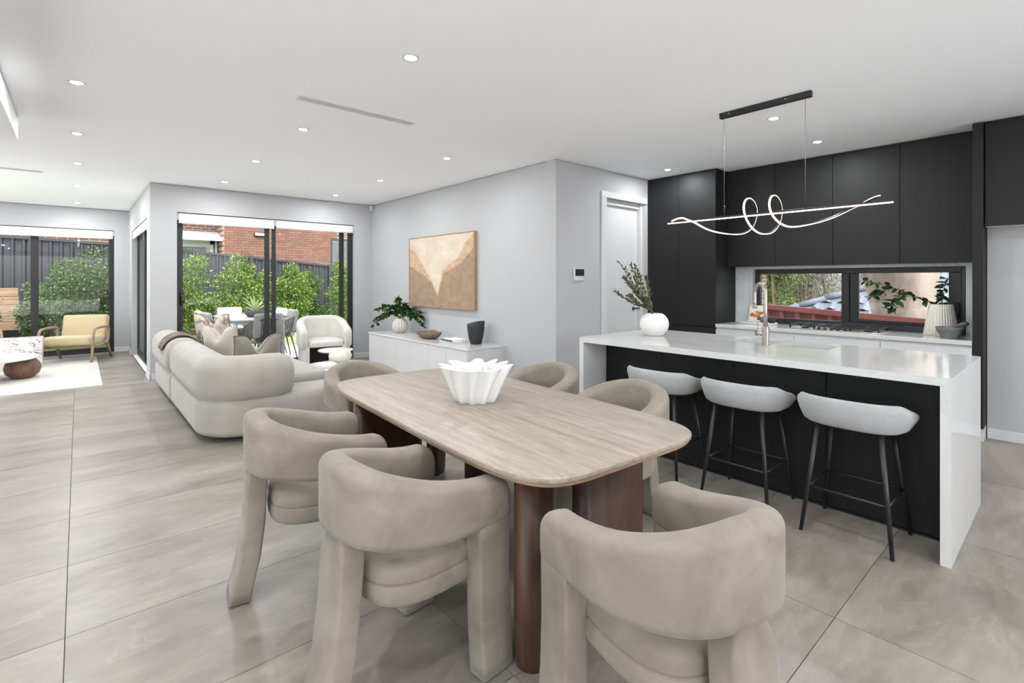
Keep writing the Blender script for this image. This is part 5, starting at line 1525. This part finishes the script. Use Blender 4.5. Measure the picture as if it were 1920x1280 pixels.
# porch recess left of the brick corner: door, awning
dr = MB().box(2.42, 3.38, 0.86, 0.93, 0, 2.62).build('door', M_('trim_white'), t)
MB().box(2.36, 2.44, 0.82, 0.93, 0, 2.78).box(3.36, 3.46, 0.82, 0.93, 0, 2.78).box(2.36, 3.46, 0.82, 0.93, 2.62, 2.82).build('door_frame', M_('trim_white'), t)
gr = MB()
for k in range(14):
    x = 2.54+0.06*k
    for s in (-1, 1):
        gr.tube([(x, 0.85, 2.1 if s > 0 else 2.52), (x+0.42*0.5, 0.85, 2.52 if s > 0 else 2.1)], 0.006, 4)
gr.build('security_grille', M_('trim_white'), dr)
MB().box(2.52, 3.26, 0.853, 0.862, 1.9, 2.52).build('glass', M_('book_dark'), dr)
MB().add([(2.2, 0.9, 3.05), (3.66, 0.9, 3.05), (3.76, 0.1, 2.74), (2.1, 0.1, 2.74), (2.2, 0.9, 3.0), (3.66, 0.9, 3.0), (3.76, 0.1, 2.70), (2.1, 0.1, 2.70)], [(0, 3, 2, 1), (4, 5, 6, 7), (0, 1, 5, 4), (1, 2, 6, 5), (2, 3, 7, 6), (3, 0, 4, 7)]).build('awning', M_('trim_white'), t)
MB().box(3.50, 3.56, 0.75, 0.82, 0, 3.0).build('downpipe', M_('trim_white'), t)
# roof edge and upper part beyond view
MB().box(-2.5, 10, -0.5, 1.5, 4.4, 4.5).build('eaves', M_('roof_grey'), t)

# ---- patio dining set
PZ = -0.02
t = thing('patio_table', 'white metal outdoor dining table on the patio', 'table', (2.33, 9.98, PZ))
MB().rbox(-0.41, 0.41, -0.80, 0.80, 0.725, 0.755, 0.006, 1).build('top', M_('white_powder'), t)
MB().box(-0.38, 0.38, -0.77, 0.77, 0.68, 0.725).build('apron', M_('white_powder'), t)
for sx in (-1, 1):
    for sy in (-1, 1): MB().rbox(sx*0.37-0.03, sx*0.37+0.03, sy*0.76-0.03, sy*0.76+0.03, 0, 0.72, 0.004, 1).build('leg', M_('white_powder'), t)
def patio_chair(label, x, y, rz):
    t = thing('patio_chair', label, 'chair', (x, y, PZ), rz, 'rope outdoor chairs round the patio table')
    MB().pad(rrect(-0.24, 0.24, -0.24, 0.25, 0.08, 4), 0.40, 0.49, 0.02, 0.035, 3).build('seat_cushion', M_('outdoor_cushion'), t)
    MB().rbox(-0.22, 0.22, -0.05, 0.05, 0.0, 0.41, 0.04, 3, Matrix.Translation((0, -0.22, 0.47)) @ Matrix.Rotation(0.16, 4, 'X')).build('back_cushion', M_('outdoor_cushion'), t)
    rim = spline([(0.27, 0.24, 0.42), (0.29, 0.10, 0.60), (0.27, -0.12, 0.70), (0.17, -0.29, 0.76), (0, -0.33, 0.78), (-0.17, -0.29, 0.76), (-0.27, -0.12, 0.70), (-0.29, 0.10, 0.60), (-0.27, 0.24, 0.42)], 5)
    low = spline([(0.25, 0.22, 0.40), (0.27, 0.05, 0.40), (0.24, -0.16, 0.40), (0.14, -0.25, 0.40), (0, -0.27, 0.40), (-0.14, -0.25, 0.40), (-0.24, -0.16, 0.40), (-0.27, 0.05, 0.40), (-0.25, 0.22, 0.40)], 5)
    MB().tube(rim, 0.014, 7).build('arm_rim', M_('rope'), t)
    MB().tube(low, 0.012, 6).build('seat_rim', M_('grey_powder'), t)
    rp_ = MB()
    for i in range(2, len(rim)-2):
        for dj in (-1, 1): rp_.tube([rim[i], low[max(0, min(len(low)-1, i+dj))]], 0.006, 4)
    rp_.build('rope_weave', M_('rope'), t, kind='stuff')
    MB().pad(rrect(-0.23, 0.23, -0.23, 0.22, 0.06, 3), 0.385, 0.402, 0.004, 0.004, 1).build('seat_panel', M_('grey_powder'), t)
    for (px, py, bx, by) in ((0.22, 0.20, 0.25, 0.25), (-0.22, 0.20, -0.25, 0.25), (0.18, -0.20, 0.23, -0.29), (-0.18, -0.20, -0.23, -0.29)):
        MB().tube([(px, py, 0.395), (bx, by, 0)], [0.018, 0.012], 8).build('leg', M_('grey_powder'), t)
    return t
pc = patio_chair('rope outdoor chair with its back to the patio door', 2.36, 9.09, heading(0, 1))
dup(pc, (2.30, 11.03, PZ), heading(0, -1), 'rope outdoor chair at the far head of the patio table')
dup(pc, (1.90, 9.745, PZ), heading(1, 0.05), 'pale cushioned outdoor chair on the side wall side of patio table, near one', None)
dup(pc, (1.90, 10.40, PZ), heading(1, -0.05), 'pale cushioned outdoor chair on the side wall side of patio table, far one', None)
dup(pc, (2.76, 9.745, PZ), heading(-1, 0.05), 'rope outdoor chair beside the tub chair seen through glass', None)
dup(pc, (2.76, 10.40, PZ), heading(-1, -0.05), 'rope outdoor chair behind the one beside the tub chair', None)
t = thing('spiky_plant', 'spiky pale green plant in a grey bowl on the patio table', 'plant', (2.42, 9.86, PZ+0.755))
MB().lathe([(0.08, 0), (0.13, 0.01), (0.17, 0.06), (0.155, 0.13), (0.14, 0.13), (0.13, 0.10), (0.02, 0.10)], 28).build('bowl', M_('planter_grey'), t)
rq = random.Random(2)
for k in range(26):
    a = 2*PI*k/26+rq.uniform(-.15, .15); el = rq.uniform(0.3, 1.35)
    d = Vector((math.cos(a)*math.cos(el), math.sin(a)*math.cos(el), math.sin(el)))
    vs_, fs_ = leaf_geo(rq.uniform(0.24, 0.36), 0.034, 0.3, 0.35*math.cos(el)+0.05)
    MB().add(vs_, fs_, True, leaf_mat((0.02*math.cos(a), 0.02*math.sin(a), 0.11), d)).build('leaf', M_('leaf_spike'), t)

# ---- beyond the kitchen window
t = thing('side_fence', 'dark red corrugated steel fence outside the kitchen window', 'fence', (9.0, 0, 0))
y = 5.2; top = lambda yy: 0.985+0.060*(yy-3.565) if True else 0
prof = []
while y > -1.5:
    for (d, o) in ((0.0, 0.0), (0.14, 0.0), (0.165, 0.05), (0.215, 0.05)): prof.append((y-d, o))
    y -= 0.24
vs_ = []; fs_ = []
for (yy, o) in prof: vs_ += [(-o, yy, -0.95), (-o, yy, top(yy)-0.02), (-o+0.008, yy, -0.95), (-o+0.008, yy, top(yy)-0.02)]
for i in range(len(prof)-1):
    a = i*4; fs_ += [(a, a+1, a+5, a+4), (a+2, a+6, a+7, a+3), (a+1, a+3, a+7, a+5)]
MB().add(vs_, fs_).build('sheet', M_('fence_red'), t)
za, zb = top(5.2), top(-1.5)
MB().add([(-0.07, 5.2, za-0.08), (0.03, 5.2, za-0.08), (0.03, -1.5, zb-0.08), (-0.07, -1.5, zb-0.08), (-0.07, 5.2, za), (0.03, 5.2, za), (0.03, -1.5, zb), (-0.07, -1.5, zb)], [(0, 1, 2, 3), (4, 7, 6, 5), (0, 4, 5, 1), (1, 5, 6, 2), (2, 6, 7, 3), (3, 7, 4, 0)]).build('rail', M_('fence_red'), t)

t = thing('gum_tree', 'huge pale smooth-barked tree trunk behind the red fence', 'tree', (10.3, 1.94, -0.95))
rings = []
for (z, r, dx, dy) in ((0.0, 0.58, 0, 0), (0.5, 0.46, 0, 0), (1.1, 0.385, 0, 0.0), (1.7, 0.385, 0, 0.0), (2.1, 0.43, 0.0, 0.03), (2.45, 0.50, 0, 0.05), (2.9, 0.56, 0, 0.1), (3.6, 0.62, 0, 0.15), (6.0, 0.5, 0.1, 0.3), (9.0, 0.35, 0.3, 0.5)):
    rings.append([(dx+r*(1+0.06*math.sin(3*a+z))*math.cos(a), dy+r*(1+0.05*math.sin(2*a-z))*math.sin(a), z) for a in [2*PI*j/36 for j in range(36)]])
MB().loft(rings).build('trunk', M_('pale_bark'), t)
MB().tube([(0.1, 0.3, 5.2), (0.0, 1.4, 6.6), (-0.2, 2.2, 8.4)], [0.32, 0.24, 0.14], 12).build('branch', M_('pale_bark'), t)
foliage('crown', 77, [(0, 1.5, 8.8, 2.2, 2.4, 1.4), (0.8, -1, 9.6, 2.2, 2.2, 1.3)], 2500, 0.2, 0.06, 'leaf_olive', t)

# tiled roof: slope facing the kitchen, hip on the pantry side
t = thing('tiled_roof', 'blue grey tiled roof of the neighbouring house beyond the red fence', 'roof', (12.0, 0, 0.62))
pit = math.radians(25); cs, sn = math.cos(pit), math.sin(pit)
hip = lambda v: 4.56-1.06*v     # y limit on the pantry side for distance v up the slope
tile_pf = []
tw, tl = 0.30, 0.32
def tile_mesh():
    rp_ = ((0, 0.004), (0.10, 0.030), (0.22, 0.042), (0.34, 0.030), (0.42, 0.008), (0.75, 0.0), (1.0, 0.006)); n = len(rp_); vs_ = []; fs_ = []
    for (u, z) in rp_:
        yy = -u*tw*1.02
        vs_ += [(0, yy, z+0.020), (tl*1.08, yy, z-0.004), (0, yy, z), ]
    for i in range(n-1):
        a = i*3; fs_ += [(a, a+1, a+4, a+3), (a+2, a, a+3, a+5)]
    return MB().add(vs_, fs_, False).mesh('tile', M_('roof_grey'))
tm = tile_mesh(); Rm = Matrix.Rotation(-pit, 4, 'Y'); cnt = 0
for j in range(11):
    v = j*tl; yk = hip(v); k = 0
    ystart = 4.7
    while True:
        y = ystart-k*tw-(0.15 if j % 2 else 0); k += 1
        if y < -0.6: break
        if y > yk: continue
        o = link_mesh('tile', tm, t); o.matrix_local = Matrix.Translation((v*cs, y, v*sn)) @ Rm; cnt += 1
MB().add([(0, -1, 0), (0, hip(0)+0.1, 0), (3.6*cs, hip(3.6)+0.1, 3.6*sn), (3.6*cs, -1, 3.6*sn), (0, -1, -0.1), (0, hip(0)+0.1, -0.1), (3.6*cs, hip(3.6)+0.1, 3.6*sn-0.1), (3.6*cs, -1, 3.6*sn-0.1)],
         [(0, 3, 2, 1), (4, 5, 6, 7), (0, 1, 5, 4), (1, 2, 6, 5), (2, 3, 7, 6), (3, 0, 4, 7)]).build('roof_deck', M_('roof_grey'), t)
q0 = Vector((-0.05, hip(0)+0.05, 0.03)); q1 = Vector((3.5*cs, hip(3.5)+0.02, 3.5*sn+0.05)); n = 9
for i in range(n):
    a = q0.lerp(q1, i/n); b = q0.lerp(q1, (i+1.08)/n); MB().tube([a, b], [0.085, 0.07], 10).build('ridge_cap', M_('roof_grey'), t)
MB().box(-0.12, 0.02, -1, 4.1, -0.14, -0.01).build('gutter', M_('fence_charcoal'), t)
MB().box(0.05, 4, -1, 3.9, -1.57, -0.1).build('wall', M_('brickwork'), t)

def bush(label, x, y, z, h, w, seed, mat, count, L, W):
    r = random.Random(seed); t = thing('garden_bush', label, 'bush', (x, y, z), 0, 'bushes beyond the kitchen window'); blobs = []
    for k in range(12):
        f = r.uniform(0.1, 0.95); blobs.append((r.uniform(-.3, .3)*w, r.uniform(-.4, .4)*w, h*f, w*r.uniform(.2, .34), w*r.uniform(.2, .34), h*r.uniform(.12, .22)))
    foliage('foliage', seed, blobs, count, L, W, mat, t)
    tr = MB()
    for k in range(9):
        e = (r.uniform(-.45, .45)*w, r.uniform(-.45, .45)*w, h*r.uniform(.6, 1)); tr.tube(spline([(0, 0, 0), (e[0]*.4, e[1]*.4, h*.35), e], 5), [0.035-0.0026*i for i in range(11)], 5)
    tr.build('branches', M_('twig'), t)
    return t
bush('lime green bush beside the red brick corner outside', 14.5, 5.55, -0.9, 3.4, 1.2, 51, 'leaf_lime', 7000, 0.11, 0.05)
bush('dark olive bush in the middle of the kitchen window view', 17.0, 5.75, -0.9, 4.8, 2.2, 52, 'leaf_olive', 14000, 0.15, 0.045)
bush('silvery grey brushy bush above the tiled roof hip', 19.0, 5.4, -0.9, 5.6, 4.2, 53, 'leaf_grey', 16000, 0.24, 0.03)
bush('silvery grey brushy bush behind the pale tree trunk', 20.5, 2.6, -0.9, 6.2, 4.2, 54, 'leaf_grey', 12000, 0.24, 0.03)
t = thing('brick_outbuilding', 'red brick corner with white downpipe outside the kitchen window', 'building', (13.0, 5.78, -0.9))
MB().box(0, 0.25, -0.50, 1.5, 0, 2.55).build('wall', M_('brickwork'), t)
MB().box(-0.3, 0.4, -0.75, 1.8, 2.55, 2.66).build('eaves', M_('trim_white'), t)
MB().box(-0.35, 0.5, -0.85, 1.9, 2.66, 2.76).build('gutter', M_('roof_grey'), t)
MB().lathe([(0.05, 0), (0.05, 2.5)], 12, Matrix.Translation((-0.07, -0.25, 0))).build('downpipe', M_('trim_white'), t)
